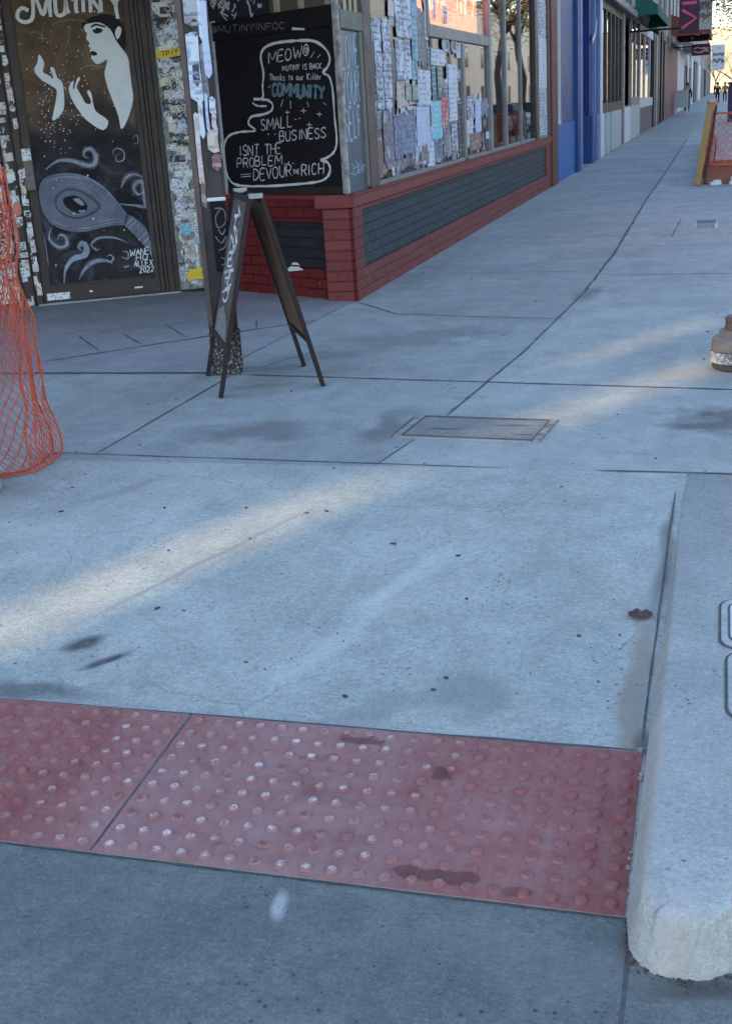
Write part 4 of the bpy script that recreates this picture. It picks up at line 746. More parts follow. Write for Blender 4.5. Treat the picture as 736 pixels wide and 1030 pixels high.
# interior behind the glass
m = MB(); m.box(-6.5, -6.4, 9.6, 21.3, -.02, 3.1); m.box(-6.4, -3.0, 21.2, 21.3, 0, 3.1); m.build('inner_wall', MAT['inter_grey'], shop)
m = MB(); m.box(-6.4, -3.05, 10.0, 21.2, -.02, .02); m.box(-6.4, -3.0, 9.9, 21.2, 3.03, 3.09); m.build('inner_floor', MAT['interior'], shop)
m = MB()
for y in (11, 13.2, 15.4, 17.6):
    m.box(-4.6, -4.2, y, y+1.5, 0, 1.15); m.box(-4.7, -4.1, y-.05, y+1.55, 1.15, 1.2)
m.build('display_counter', MAT['frame_brown'], shop, bevel=.01)
m = MB(); r = random.Random(9)
for i in range(50):
    y = r.uniform(11, 19); m.box(-4.55, -4.35, y, y+r.uniform(.04, .2), 1.2, 1.2+r.uniform(.1, .4))
m.build('display_goods', STK[0], shop)
# upper storey, entry soffit, street corner overhang
m = MB(); m.box(-12, -2.79, 6.62, 22.15, 3.1, 3.45); m.build('soffit', MAT['frame_brown'], shop, bevel=.02)
m = MB(); m.box(-12, -2.80, 6.63, 22.14, 3.45, 8.2); m.build('upper_wall', brick('upper_brick', (.24, .12, .09), (.28, .15, .11), (.3, .28, .26), (0, 1)), shop)
m = MB(); m.box(-12.1, -2.62, 6.45, 22.2, 8.2, 8.55); m.build('cornice', MAT['render'], shop, bevel=.03)
for k in range(5):
    y = 8.3+k*2.8; f = MB(); f.box(-2.84, -2.77, y, y+1.3, 4.5, 6.6); f = f.build('window', MAT['frame_dark'], shop, bevel=.01)
    MB().box(-2.77, -2.763, y+.1, y+1.2, 4.6, 6.5).build('pane', worn('dark_window_pane', (.05, .06, .07), rough=.1), f)
# transom zone over the board
m = MB(); RW.box(m, .062, .80, 2.235, 3.1, -.1, -.01); m.build('transom_boards', MAT['frame_brown'], shop)
m = MB()
for s in (.12, .42, .70): RW.box(m, s-.03, s+.03, 2.235, 3.1, -.01, .012)
m.build('transom_posts', MAT['beige'], shop, bevel=.004)
m = MB(); RW.box(m, .80, RL, 2.235, 3.1, -.1, -.006); g = m.build('graffiti_panel', worn('dark_blue_panel', (.02, .02, .035), (.04, .04, .06), 6), shop)
m = MB(); r = random.Random(3)
for i in range(26):
    s = r.uniform(.84, 1.5); z = r.uniform(2.26, 2.5)
    RW.stroke(m, smooth_path([(s+r.uniform(-.05, .05), z+r.uniform(-.05, .05)) for q in range(4)], 4), r.uniform(.008, .018), -.004, jit=.3)
m.build('graffiti', MAT['chalk'], g)
m = MB(); RW.box(m, 1.47, RL, .84, 2.235, -.1, -.01); bp = m.build('bill_panel', worn('paste_up_ground', (.10, .095, .10), (.3, .29, .3), 8), shop)
m = MB(); RW.box(m, 1.485, 1.53, .84, 2.24, -.01, .02); m.build('white_trim', worn('pale_blue_white_trim', (.50, .54, .62), (.25, .26, .3), 12), shop, bevel=.004)
r = random.Random(12)
for i in range(26):
    s = r.uniform(1.55, 1.85); z = r.uniform(.9, 2.2); w_, h = r.uniform(.05, .12), r.uniform(.06, .2)
    m = MB(); RW.fill(m, [(s-w_/2, z-h/2), (s+w_/2, z-h/2+r.uniform(-.02, .02)), (s+w_/2, z+h/2), (s-w_/2, z+h/2+r.uniform(-.02, .02))], -.009+.0007*(i % 5)); m.build('bill', r.choice([PAPER['white'], PAPER['flyer'], PAPER['greyp'], PAPER['pale'], STK[3]]), bp)

# ---- door wall
m = MB(); DW.box(m, -3.2, -.42, 0, 3.1, -.3, -.06); DW.box(m, 1.205, 1.62, 0, 3.1, -.3, -.03); m.build('entry_wall', MAT['frame_dark'], shop)
door = MB(); DW.box(door, .0, 1.07, .02, 2.62, -.09, -.05); door = door.build('door', MAT['frame_dark'], shop)
m = MB(); DW.box(m, .075, .985, .17, 2.55, -.05, -.04); m.build('mural_panel', MAT['mural'], door)
m = MB()
for a in ((.0, .075, .02, 2.62), (.985, 1.03, .02, 2.62), (.075, .985, .02, .15), (.075, .985, 2.55, 2.62)): DW.box(m, *a, -.05, -.026)
m.build('door_rails', MAT['frame_dark'], door, bevel=.004)
m = MB()
for a, w in (((1.035, 1.07, 0, 2.72), -.02), ((1.075, 1.10, 0, 2.72), .0), ((1.105, 1.155, 0, 2.72), .015), ((1.16, 1.20, 0, 2.72), -.01), ((-.06, -.005, 0, 2.72), .01), ((-.06, 1.2, 2.63, 2.72), .012)): DW.box(m, *a, -.1, w)
m.build('door_frame', MAT['frame_dark'], shop, bevel=.004)
m = MB(); DW.box(m, -.05, 1.2, 0, .018, -.1, .05); m.build('threshold', MAT['steel'], shop, bevel=.003)
# mural paint, layer on layer
LW = [-.0385]
def paint(name, mat, polys=(), lines=(), closed=True):
    m = MB()
    for p in polys:
        p = [(max(.08, min(.98, a)), max(.172, min(2.545, b_))) for a, b_ in p]
        DW.fill(m, [(v.x, v.y) for v in smooth_path(p, 3, True)] if len(p) > 4 else p, LW[0], .0004)
    for p, wd in lines: DW.stroke(m, [(max(.08, min(.98, v.x)), max(.172, min(2.545, v.y))) for v in smooth_path(p, 5)], wd, LW[0]+.0004, jit=.15, taper=True)
    LW[0] += .0012
    return m.build(name, mat, door)
paint('mural_shade', MAT['mural_blue_dark'], (), [(c, .06) for c in MURAL['curls'][:6]])
paint('mural_hair', MAT['mural_ink'], [MURAL['hair']])
paint('mural_figure', MAT['mural_white'], [MURAL['face'], MURAL['hand_a'], MURAL['hand_b'], MURAL['ear']])
paint('mural_features', MAT['mural_ink'], [MURAL['eye'], MURAL['brow'], MURAL['mouth']], [([(a[0], a[1]) for a in MURAL['ear'][1:5]], .01)])
paint('mural_curls', MAT['mural_pale'], (), [(c, w_) for c, w_ in zip(MURAL['curls'], (.034, .034, .02, .05, .026, .03, .022, .014, .016, .012, .010, .012, .02, .012))])
paint('mural_beast', MAT['mural_blue'], [MURAL['octo'], MURAL['trunk']])
paint('mural_ribs', MAT['mural_pale'], (), [(c, .016) for c in MURAL['ribs']])
paint('mural_rim', MAT['mural_blue_dark'], [MURAL['octo_rim']])
paint('mural_lid', MAT['mural_blue'], [MURAL['octo_lid']])
paint('mural_pupil', MAT['mural_ink'], [MURAL['octo_eye']])
paint('mural_glint', MAT['mural_pale'], [MURAL['glint'], MURAL['glint2']], [([(a[0], a[1]-.004) for a in MURAL['octo'][2:8]], .012), ([(a[0]+.02, a[1]-.03) for a in MURAL['octo'][1:6]], .010), ([(a[0]+.02, a[1]+.03) for a in MURAL['octo'][9:15]], .008), ([(a[0]-.01, a[1]+.055) for a in MURAL['octo'][9:14]], .006)]+[([(a[0]*(1-k)+.33*k, a[1]*(1-k)+.80*k) for a in MURAL['octo'][i:i+5]], .005) for k, i in ((.12, 1), (.2, 3), (.26, 9), (.18, 11), (.3, 2))])
m = MB()
for c in MURAL['title']: DW.stroke(m, smooth_path([(a, min(b_, 2.62)) for a, b_ in c], 6), .030, LW[0], jit=.12)
m.build('mural_title', MAT['mural_white'], door); LW[0] += .001
m = MB()
for (a, b_), tp, txt in MURAL['sig']: write(DW, m, txt, a, b_, tp, .008, LW[0])
m.build('mural_signature', MAT['mural_white'], door)
m = MB(); r = random.Random(8)
for i in range(230):
    k = r.random()
    s, z = (r.gauss(.30, .10), r.gauss(1.62, .17)) if k < .55 else (r.gauss(.52, .16), r.gauss(1.9, .2)) if k < .85 else (r.uniform(.1, .95), r.uniform(.3, 2.4))
    if not (.09 < s < .97 and .2 < z < 2.5): continue
    q = r.uniform(.0018, .006)*(1 if k < .9 else 1.5); DW.fill(m, [(s+q*math.cos(a), z+q*math.sin(a)) for a in (0, 1.05, 2.1, 3.14, 4.2, 5.2)], LW[0])
m.build('paint_splatter', MAT['mural_white'], door)
m = MB()
for c in MURAL['swirls']: DW.stroke(m, smooth_path(c, 5), .006, LW[0], jit=.5, taper=True)
m.build('mural_swirls', worn('faint_brown_paint', (.30, .24, .19), (.12, .09, .07), 30), door)
m = MB(); DW.box(m, .03, .23, .035, .095, -.026, -.0245); m.build('door_sticker', STK[0], door)
m = MB(); DW.box(m, .40, .43, .075, .09, -.026, -.0245); DW.box(m, .80, .87, .07, .085, -.026, -.0245); m.build('paint_spot', MAT['mural_white'], door)
m = MB(); DW.box(m, -.03, .07, .985, 1.33, -.026, .005); ml = m.build('letter_plate', worn('brown_letter_plate', (.14, .10, .08), (.3, .27, .25), 25), shop, bevel=.004)
m = MB(); DW.box(m, -.025, .065, 1.23, 1.325, .005, .0062); m.build('sticker', STK[0], ml)
# stickers plastered over the strips beside the door
def stickers(pl, parent, s0, s1, z0, z1, n, w, seed, big=(.04, .11), keep=64):
    r = random.Random(seed); lay = {}
    for i in range(n):
        a, b_ = r.uniform(*big), r.uniform(.03, .085); s = r.uniform(s0+a/2, max(s0+a/2+.001, s1-a/2)); z = z0+(z1-z0)*(i/n)+r.uniform(-.04, .04)
        k = math.tan(r.uniform(-.14, .14))
        pts = [(s-a/2, z-b_/2-k*a/2), (s+a/2, z-b_/2+k*a/2), (s+a/2-k*b_*.5, z+b_/2+k*a/2), (s-a/2-k*b_*.5, z+b_/2-k*a/2)]
        if r.random() < .15: pts = [(s+a/2*math.cos(t*.5236), z+a/2*math.sin(t*.5236)) for t in range(12)]
        mt = r.choice(STK) if r.random() < .965 else r.choice(STKC)
        if i % 3 or i//3*2 > keep:
            m = lay.setdefault(mt.name, (MB(), mt))[0]; pl.fill(m, pts, w+.0005*(i % 7))
        else:
            m = MB(); pl.fill(m, pts, w+.004+.0004*(i % 3)); m.build('sticker', mt, parent)
    for nm, (m, mt) in lay.items(): tag(m.build('sticker_layer', mt, parent), kind='stuff')
m = MB(); DW.box(m, 1.205, 1.44, .02, 3.1, -.03, -.015); st = m.build('stickered_strip', worn('grubby_sticker_ground', (.30, .29, .28), (.06, .06, .06), 25, .7, 1), shop)
stickers(DW, st, 1.21, 1.435, .10, 2.75, 210, -.0145, 21, (.06, .14))
m = MB()
def shape(pl, pts, w, mt, nm, parent): q = MB(); pl.fill(q, pts, w); return q.build(nm, mt, parent)
shape(DW, [(1.21, 1.985), (1.43, 2.0), (1.45, 2.05), (1.40, 2.06), (1.22, 2.045)], -.007, STKC[2], 'sticker', st).data.materials[0] = MAT['yellow']
q = MB(); write(DW, q, 'TPIT', (1.26, 2.0), (1.40, 2.01), (1.262, 2.037), .007, -.0055); q.build('sticker_print', MAT['black'], st)
shape(DW, [(1.31+.05*math.cos(t*.4), .55+.055*math.sin(t*.4)) for t in range(16)], -.007, STKC[0], 'sticker', st)
shape(DW, [(1.27, .135), (1.30, .20), (1.36, .19), (1.42, .21), (1.41, .15), (1.43, .10), (1.35, .105), (1.28, .09)], -.007, MAT['yellow'], 'sticker', st)
m = MB(); DW.box(m, 1.445, 1.62, 0, 3.1, -.03, .0); m.build('corner_strip', MAT['wood_dark'], shop, bevel=.004)
m = MB(); DW.box(m, -.40, -.065, .0, 3.1, -.06, -.02); sl = m.build('stickered_jamb', worn('dark_jamb', (.07, .05, .045), (.03, .025, .025), 5), shop)
stickers(DW, sl, -.38, -.075, .05, 2.6, 230, -.0195, 33, (.05, .12)); stickers(DW, sl, -.062, .0, .10, 1.25, 26, .0112, 35, (.03, .055)); stickers(DW, sl, -.062, .0, 1.5, 2.6, 18, .0112, 36, (.03, .05))
m = MB(); DW.box(m, -.19, -.165, 0, 3.1, -.02, .012); DW.box(m, -.075, -.062, 0, 3.1, -.02, .014); m.build('jamb_bead', MAT['wood_dark'], sl, bevel=.003)
q = MB()
for i, ch in enumerate('AVLE'): write(DW, q, ch, (-.245, .42+.085*i), (-.245, .485+.085*i), (-.305, .42+.085*i), .011, -.010)
shape(DW, [(-.32, .38), (-.235, .38), (-.235, .80), (-.32, .80)], -.0125, STK[3], 'sticker', sl); q.build('sticker_print', MAT['chalk'], sl)
shape(DW, [(-.11+.04*math.cos(t*.4), .84+.06*math.sin(t*.4)) for t in range(16)], -.0125, worn('salmon_sticker', (.65, .22, .16)), 'sticker', sl)
m = MB(); m.box(-40, -8.2, 6.7, 6.95, 0, 3.1); m.build('side_wall', MAT['frame_brown'], shop)

# ---- chalkboard on the return wall
cb = thing('chalkboard', 'black chalkboard with white speech bubble and hand lettering above the red brick', 'chalkboard', tuple(RW.at(.75, .845)))
m = MB(); RW.box(m, .066, 1.48, .845, 2.075, -.01, .03); m.build('board', MAT['black_board'], cb, bevel=.004)
m = MB(); RW.box(m, .066, 1.485, 2.08, 2.225, -.01, .045); m.build('header_board', MAT['black_board'], cb, bevel=.004)
m = MB(); RW.box(m, .066, 1.48, .845, .90, .03, .034); m.build('bottom_rail', MAT['wood_dark'], cb)
m = MB(); RW.stroke(m, [(v.x, v.y) for v in smooth_path(BOARD['bubble'], 4)], .019, .0325, jit=.35)
RW.stroke(m, [(v.x, v.y) for v in smooth_path(BOARD['tail'], 4)], .014, .0325, jit=.3); m.build('speech_bubble', MAT['chalk'], cb)
m = MB(); mt_ = MB(); md = MB()
for txt, a, b_, tp, wd in BOARD['text']:
    if txt == 'COMMUNITY':
        write(RW, mt_, txt, a, b_, tp, .022, .0325, .4, .05, .2)
        write(RW, md, txt, a, b_, tp, .006, .0335, .4, .03, .2)
    else: write(RW, m if txt[0] != '@' else md, txt, a, b_, tp, .0085 if wd >= 1 else .0065, .0325 if txt[0] != '@' else .0475, .45, .05, .25)
for d in BOARD['dash'][:-1]: RW.stroke(m, d, .005, .0325, jit=.4)
m.build('chalk_lettering', MAT['chalk'], cb); mt_.build('teal_lettering', MAT['chalk_teal'], cb); md.build('faint_lettering', MAT['chalk_dim'], cb)
m = MB(); RW.stroke(m, BOARD['dash'][-1], .016, .0475, jit=.4); m.build('header_note', MAT['chalk'], cb)

# ---- corner pillar
pil = thing('corner_pillar', 'square dark pillar plastered with bills, speckled foot, behind the folding sign', 'pillar', (-2.85, 6.69, 0))
PC = Vector((-2.855, 6.69, 0)); pu = Vector((.93, .36, 0)).normalized(); pv = Vector((-pu.y, pu.x, 0)); Zv = Vector((0, 0, 1))
m = MB().frame(PC, pu, pv, Zv, -.085, .085, -.085, .085, 0, 3.1); m.build('shaft', worn('dark_pillar_paint', (.06, .05, .05), (.02, .02, .024), 7, .6, .7, .3), pil, bevel=.012)
PP = Plane(PC-pv*.086, pu, -pv)
def speckle():
    mm, t, b, tc = base('speckled_paint'); v = N(t, 'ShaderNodeTexVoronoi'); v.inputs['Scale'].default_value = 75; t.links.new(tc.outputs['Object'], v.inputs['Vector'])
    f = ramp(t, noise(t, tc.outputs['Object'], 60, 4, .8), [(.545, (0, 0, 0)), (.59, (1, 1, 1))]); t.links.new(mix(t, f, (.022, .021, .023), (.36, .35, .34)), b.inputs['Base Color']); b.inputs['Roughness'].default_value = .8; return mm
m = MB(); m.prism([tuple((PC+pu*a+pv*b_).to_2d()) for a, b_ in ((-.09, -.09), (.095, -.095), (.095, .09), (-.09, .09))], 0, .26); m.build('foot', speckle(), pil, bevel=.012)
m = MB(); PP.box(m, -.086, -.055, .3, 3.1, 0, .01); m.build('edge_board', MAT['frame_brown'], pil, bevel=.003)
m = MB(); PP.box(m, -.005, .084, .62, 1.02, .001, .016); gb = m.build('graffiti_board', MAT['black_board'], pil, bevel=.003)
m = MB(); PP.box(m, -.02, .088, 1.02, 1.04, 0, .022); m.build('board_cap', MAT['mural_white'], pil, bevel=.004)
m = MB()
for st_ in ([(.02, .98), (.07, .97), (.075, .9), (.03, .87), (.02, .93), (.05, .97)], [(.03, .86), (.05, .83), (.07, .86)], [(.01, .82), (.04, .78), (.07, .82), (.06, .76), (.02, .74)], [(.03, .7), (.07, .68)], [(.03, .66), (.06, .64)]): PP.stroke(m, smooth_path(st_, 4), .007, .018, jit=.4)
m.build('graffiti', MAT['chalk_dim'], gb)
for (a, b_, z0, z1, k) in [(-.052, .02, 1.58, 1.92, 'white'), (-.03, .012, 1.66, 1.76, 'navy'), (-.045, .045, 1.97, 2.16, 'greyp'), (.04, .082, 1.70, 2.08, 'pale'), (-.052, -.02, 1.12, 1.5, 'pink'), (.045, .084, 1.50, 1.58, 'white'), (.015, .08, 1.30, 1.40, 'cream'), (.02, .055, 1.60, 1.86, 'greyp'), (-.02, .01, 1.38, 1.6, 'white'), (.03, .084, 1.20, 1.27, 'rust'),
                           (-.05, .0, 2.22, 2.7, 'navy'), (.0, .08, 2.22, 2.6, 'flyer'), (.02, .04, 1.41, 1.6, 'pale'), (-.05, -.02, 1.0, 1.12, 'rust'), (.03, .05, 1.9, 2.1, 'white'), (.05, .08, 1.42, 1.49, 'pinkish'), (-.01, .03, 1.92, 1.99, 'black')]:
    sh = rng.uniform(-.02, .02); q = MB(); PP.fill(q, [(a, z0+.01), ((a+b_)/2, z0-.015), (b_, z0+rng.uniform(-.02, .02)), (b_-.004, (z0+z1)/2), (b_+.002, z1+sh), ((a+b_)/2, z1+.012), (a+.004, z1)], .011+rng.uniform(0, .002)); q.build('bill', PAPER[k], pil)

# ---- folding sign
fs = thing('folding_sign', 'open dark wooden folding sign with chalk scrawl standing in front of the pillar', 'folding sign', (-2.525, 6.44, 0))
F1, F2, F3, F4 = Vector((-2.627, 6.018, 0)), Vector((-2.123, 6.314, 0)), Vector((-2.938, 6.571, 0)), Vector((-2.415, 6.847, 0))
tn, tf = Vector((-2.375, 6.166, 1.075)), Vector((-2.677, 6.71, 1.075)); L = Vector((-.86, -.5, 0))
al = (tf-tn).normalized()
def leaf(b0, b1, t0, t1, side, face_mat, nm):
    legs = []
    for b_, t_ in ((b0, t0), (b1, t1)):
        MB().bar(b_, t_, .038, .024, al).build('leg', MAT['wood_dark'], fs, bevel=.003)
    d0 = (t0-b0); k0, k1 = .24, .985
    nrm = al.cross(d0).normalized()*side
    P = [b0+d0*k0, b1+(t1-b1)*k0, b1+(t1-b1)*k1, b0+d0*k1]
    m = MB().plate([p-nrm*.004 for p in P], nrm, .008); bd = m.build(nm, face_mat, fs)
    for k in (k0+.01, k1-.01):
        MB().bar(b0+d0*k+al*.02, b1+(t1-b1)*k-al*.02, .034, .022, d0).build('rail', MAT['wood_dark'], fs, bevel=.003)
    return bd, P, nrm
bd, P, nr = leaf(F1, F3, tn+L*.03, tf+L*.03, 1, worn('scuffed_dark_board', (.06, .048, .045), (.12, .10, .095), 9, .6, .8), 'chalk_panel')
nout = nr if nr.dot(L) > 0 else -nr
e1 = (P[1]-P[0]); e2 = (P[3]-P[0])
FP = Plane(P[1], -e1, nout); FP.Z = e2.normalized()
m = MB(); r = random.Random(2)
for i in range(8): FP.stroke(m, smooth_path([(.12+r.uniform(0, .36), .30+.06*i+r.uniform(-.05, .05)) for q in range(4)], 4), .016, .0055, jit=.4)
for i, ch in enumerate('OPEN'): write(FP, m, ch, (.2, .22+.1*i), (.40, .24+.1*i), (.2, .29+.1*i), .014, .0055)
m.build('chalk_scrawl', MAT['chalk'], bd)
m = MB()
for i in range(18): FP.stroke(m, smooth_path([(.08+r.uniform(0, .42), .3+r.uniform(0, .5)) for q in range(3)], 4), .012, .0052, jit=.4)
m.build('chalk_smudge', MAT['chalk_dim'], bd)
m = MB(); FP.fill(m, [(.05, .01), (.55, .01), (.5, .12), (.3, .2), (.1, .16)], .005); m.build('worn_paint', worn('scuffed_grey_paint', (.22, .22, .23), (.09, .08, .08), 20, .7, 1), bd)
leaf(F2, F4, tn-L*.03, tf-L*.03, 1, worn('bare_brown_hardboard', (.30, .185, .115), (.2, .12, .08), 5, .6, .7), 'back_panel')
m = MB()
for q in (tn, tf):
    m.frame(q, al, L, Zv, -.02, .02, -.04, .04, -.02, .006)
m.build('hinge', MAT['steel'], fs, bevel=.002)

# ------------------------------------------------------------------ orange net by the kerb ramp, left
nf = thing('safety_net', 'orange plastic safety net bunched upright at the pavement edge near the mural door', 'safety net', (-2.99, 4.6, 0))
m = MB()
NV, NU = 42, 31
def netpt(u, v, w):
    # u 0..1 along the bottom (far end to near end), v 0..1 upward; the far edge leans and flares at the foot
    z = 1.32*v
    yf = 4.905-.125*min(1, z/.85)**.7; yn = 3.95+.25*v
    y = yf+(yn-yf)*u; x = -2.99+(.075*math.sin(u*9+v*2.0)*(1-.3*v)+.03*math.sin(u*23+v*5))*min(1, u*4)-w
    x += .010*math.sin(u*41+v*17)+.008*math.sin(v*27-u*20); y += .007*math.sin(v*17+u*13)+.0025*math.sin(v*53+u*41); z += .008*math.sin(u*37+v*11)*min(1, v*6)
    return Vector((x, y, max(.006, z)))
def net(w, du):
    m = MB(); r_ = .0020
    vs = []; fs = []
    lines = []
    for k in range(-NV, NU+1, 1):
        for sgn in (1, -1):
            pts = []
            for j in range(NV+1):
                u = (k+j*.5)/NU if sgn > 0 else (k+NV*.5-j*.5+0)/NU
                if 0 <= u <= 1: pts.append(netpt(u+du*0, j/NV, w))
            if len(pts) > 1: lines.append(pts)
    for pts in lines:
        m.tube(pts, r_, 4, False)
    m.tube([netpt(0, j/NV, w) for j in range(NV+1)], .005, 5); m.tube([netpt(u/30, 0, w) for u in range(31)], .005, 5); m.tube([netpt(u/30, 1, w) for u in range(31)], .005, 5)
    return m
net(0, 0).build('net_front', MAT['orange'], nf); net(.05, 0).build('net_fold', MAT['orange'], nf)
MB().tube([(-3.05, 4.30, 0), (-3.05, 4.30, 1.36)], .024, 10).build('stake', MAT['steel'], nf)
m = MB(); m.lathe((-3.06, 4.3, 0), [(.10, 0), (.10, .04), (.07, .06), (.04, .3), (.03, .32)], 20); m.build('weighted_foot', worn('pale_rubber_foot', (.40, .28, .26), (.3, .2, .18), 8), nf)
# ------------------------------------------------------------------ neighbouring shops along the street
X0 = -2.785
def shopfront(name, label, y0, y1, wall, height, loc_cat='shop'):
    t = thing(name, label, loc_cat, (X0, y0, 0)); return t
def fbox(mb, y0, y1, z0, z1, w0, w1): return FC.box(mb, y0, y1, z0, z1, w0, w1)
def upper(t, y0, y1, z0, h, wall, nwin=2, depth=9):
    m = MB(); m.box(X0-depth, X0-.02, y0+.01, y1-.01, z0, h); m.build('upper_wall', wall, t)
    m = MB(); m.box(X0-depth, X0+.12, y0+.01, y1-.01, h, h+.3); m.build('cornice', MAT['render'], t, bevel=.03)
    for k in range(nwin):
        a = y0+(y1-y0)*(k+.5)/nwin-.6
        f = MB(); fbox(f, a, a+1.2, z0+1.0, z0+2.8, -.05, .02); f = f.build('upper_window', MAT['frame_dark'], t, bevel=.01)
        q = MB(); fbox(q, a+.08, a+1.12, z0+1.08, z0+2.72, .021, .026); q.build('pane', MAT['darkwall'], f)
    m = MB(); m.box(X0-depth, X0-2.2, y0+.02, y1-.02, 0, z0); m.build('back_wall', MAT['inter_grey'], t)
def window(t, y0, y1, z0, z1, mull, fr, fw_=.07, w=-.06, nm='shop_window'):
    f = MB(); fbox(f, y0, y0+fw_, z0, z1, w-.04, w+.05); fbox(f, y1-fw_, y1, z0, z1, w-.04, w+.05); fbox(f, y0+fw_, y1-fw_, z0, z0+fw_, w-.04, w+.05); fbox(f, y0+fw_, y1-fw_, z1-fw_, z1, w-.04, w+.05)
    for k in mull: fbox(f, k-fw_/2, k+fw_/2, z0+fw_, z1-fw_, w-.035, w+.045)
    f = f.build(nm, fr, t, bevel=.005)
    q = MB(); fbox(q, y0+fw_*.5, y1-fw_*.5, z0+fw_*.5, z1-fw_*.5, w-.004, w+.002); q.build('pane', MAT['pane'], f); return f

# blue shop
t = shopfront('blue_shop', 'bright blue painted shop with light blue brick base and a recessed royal blue doorway', 22.15, 30.6, None, 4)
m = MB(); fbox(m, 22.17, 25.15, 0, 1.0, -.3, -.02); m.build('brick_base', MAT['bluebrick'], t)
m = MB(); fbox(m, 22.9, 25.15, 1.0, 3.6, -.3, -.03); m.build('wall_panel', MAT['midblue'], t, bevel=.01)
window(t, 22.17, 22.9, 1.0, 3.6, [], MAT['white'], .06)
m = MB(); fbox(m, 25.15, 25.95, 0, 3.6, -.3, .05); pst = m.build('pier', MAT['midblue'], t, bevel=.02)
m = MB(); fbox(m, 25.55, 25.95, 0, 3.6, .052, .06); m.build('white_edge', MAT['sky_blue'], pst)
m = MB(); fbox(m, 25.95, 29.3, 0, 3.6, -1.35, -1.25); m.build('recess_wall', MAT['royal'], t)
m = MB(); fbox(m, 26.4, 27.7, 0, 2.6, -1.25, -1.2); d = m.build('door', MAT['royal'], t, bevel=.01)
m = MB(); fbox(m, 26.55, 26.6, 1.0, 1.3, -1.2, -1.14); m.build('handle', MAT['steel'], d, bevel=.005)
m = MB(); m.box(X0-1.25, X0-.05, 28.75, 28.95, 0, 3.6); m.build('recess_side', MAT['royal'], t)
m = MB(); fbox(m, 28.2, 28.75, 1.02, 3.6, -.28, -.04); m.build('side_panel', MAT['royal'], t, bevel=.01)
for a, mt in ((28.2, 'midblue'), (29.35, 'sky_blue')):
    m = MB(); fbox(m, a, a+.9, 0, 1.02, -.3, .03); m.build('base_pier', MAT[mt], t, bevel=.01)
for a in (28.75, 29.9):
    m = MB(); fbox(m, a, a+.2, 1.02, 3.6, -.1, .03); m.build('white_edge', MAT['sky_blue'], t, bevel=.01)
m = MB(); fbox(m, 28.95, 29.9, 1.02, 3.6, -.25, -.08); m.build('wall_panel', MAT['royal'], t)
m = MB(); FC.stroke(m, [(28.2, 2.55), (28.9, 2.75), (29.2, 3.05)], .12, .035); m.build('tube_light', MAT['white'], t)
m = MB(); fbox(m, 30.1, 30.6, 0, 3.6, -.3, .04); m.build('pier', MAT['white'], t, bevel=.02)
m = MB(); fbox(m, 22.17, 30.6, 3.6, 3.75, -.4, .1); m.build('fascia', MAT['midblue'], t, bevel=.01)
upper(t, 22.15, 30.6, 3.75, 7.6, MAT['midblue'], 3)
# dark windowed shop with pale panels
t = shopfront('dark_window_shop', 'shop with tall black windows over a pale grey green panelled base', 30.6, 41, None, 4)
for a, b_, mt in ((30.75, 31.7, 'white'), (32.2, 33.2, 'pale_green'), (33.8, 37.1, 'pale_green'), (38.2, 40.9, 'white')):
    m = MB(); fbox(m, a, b_, 0, 1.02, -.3, -.01); m.build('base_panel', MAT[mt], t, bevel=.015)
for a, b_ in ((31.7, 32.2), (33.2, 33.8), (37.1, 38.2)):
    m = MB(); fbox(m, a, b_, 0, 1.02, -.3, -.14); m.build('base_gap', MAT['black'], t)
window(t, 30.75, 37.2, 1.02, 3.62, [32.3, 33.6, 34.8, 36.0], MAT['frame_dark'], .22)
m = MB(); fbox(m, 37.3, 37.8, 0, 3.7, -.3, .03); m.build('pier', MAT['frame_grey'], t, bevel=.02)
m = MB(); m.box(X0-1.6, X0-1.5, 37.8, 40.9, 0, 3.7); m.build('recess_wall', MAT['darkwall'], t)
m = MB(); fbox(m, 30.6, 41, 3.62, 3.82, -.4, .18); m.build('ledge', MAT['frame_grey'], t, bevel=.02)
m = MB(); m.box(X0-2.2, X0-2.1, 30.7, 40.9, 0, 3.6); m.build('inner_wall', MAT['interior'], t)
upper(t, 30.6, 41, 3.82, 7.0, MAT['darkwall'], 3)
# glass fronted shop with green awning
t = shopfront('green_awning_shop', 'glass fronted shop with white mullions, brown stall riser and green canvas awning', 41, 57, None, 4)
m = MB(); fbox(m, 41.05, 45.6, 0, 1.05, -.3, -.01); m.build('base_panel', MAT['pale_green'], t, bevel=.015)
m = MB(); fbox(m, 45.6, 55.5, 0, .9, -.3, -.03); m.build('base_panel', MAT['brownwall'], t, bevel=.015)
window(t, 41.1, 45.4, 1.05, 3.9, [43.2], MAT['frame_grey'], .25); window(t, 45.5, 54.2, .9, 3.7, [48.5, 51.8], MAT['white'], .3)
m = MB(); fbox(m, 53.9, 54.6, 0, 3.7, -.3, .04); m.build('pier', MAT['frame_dark'], t, bevel=.02)
m = MB(); fbox(m, 55.4, 57, 0, 3.7, -.3, .05); m.build('pier', MAT['frame_grey'], t, bevel=.02)
m = MB(); m.add([FC.at(41.5, 4.55, 0), FC.at(50, 4.55, 0), FC.at(50, 4.0, .75), FC.at(41.5, 4.0, .75), FC.at(50, 3.72, .75), FC.at(41.5, 3.72, .75), FC.at(41.5, 3.72, 0), FC.at(50, 3.72, 0)], [(0, 1, 2, 3), (3, 2, 4, 5), (0, 3, 5, 6), (1, 7, 4, 2)]); m.build('awning', MAT['green'], t)
m = MB(); fbox(m, 41, 57, 3.95, 4.2, -.3, .06); m.build('fascia', MAT['render'], t, bevel=.02)
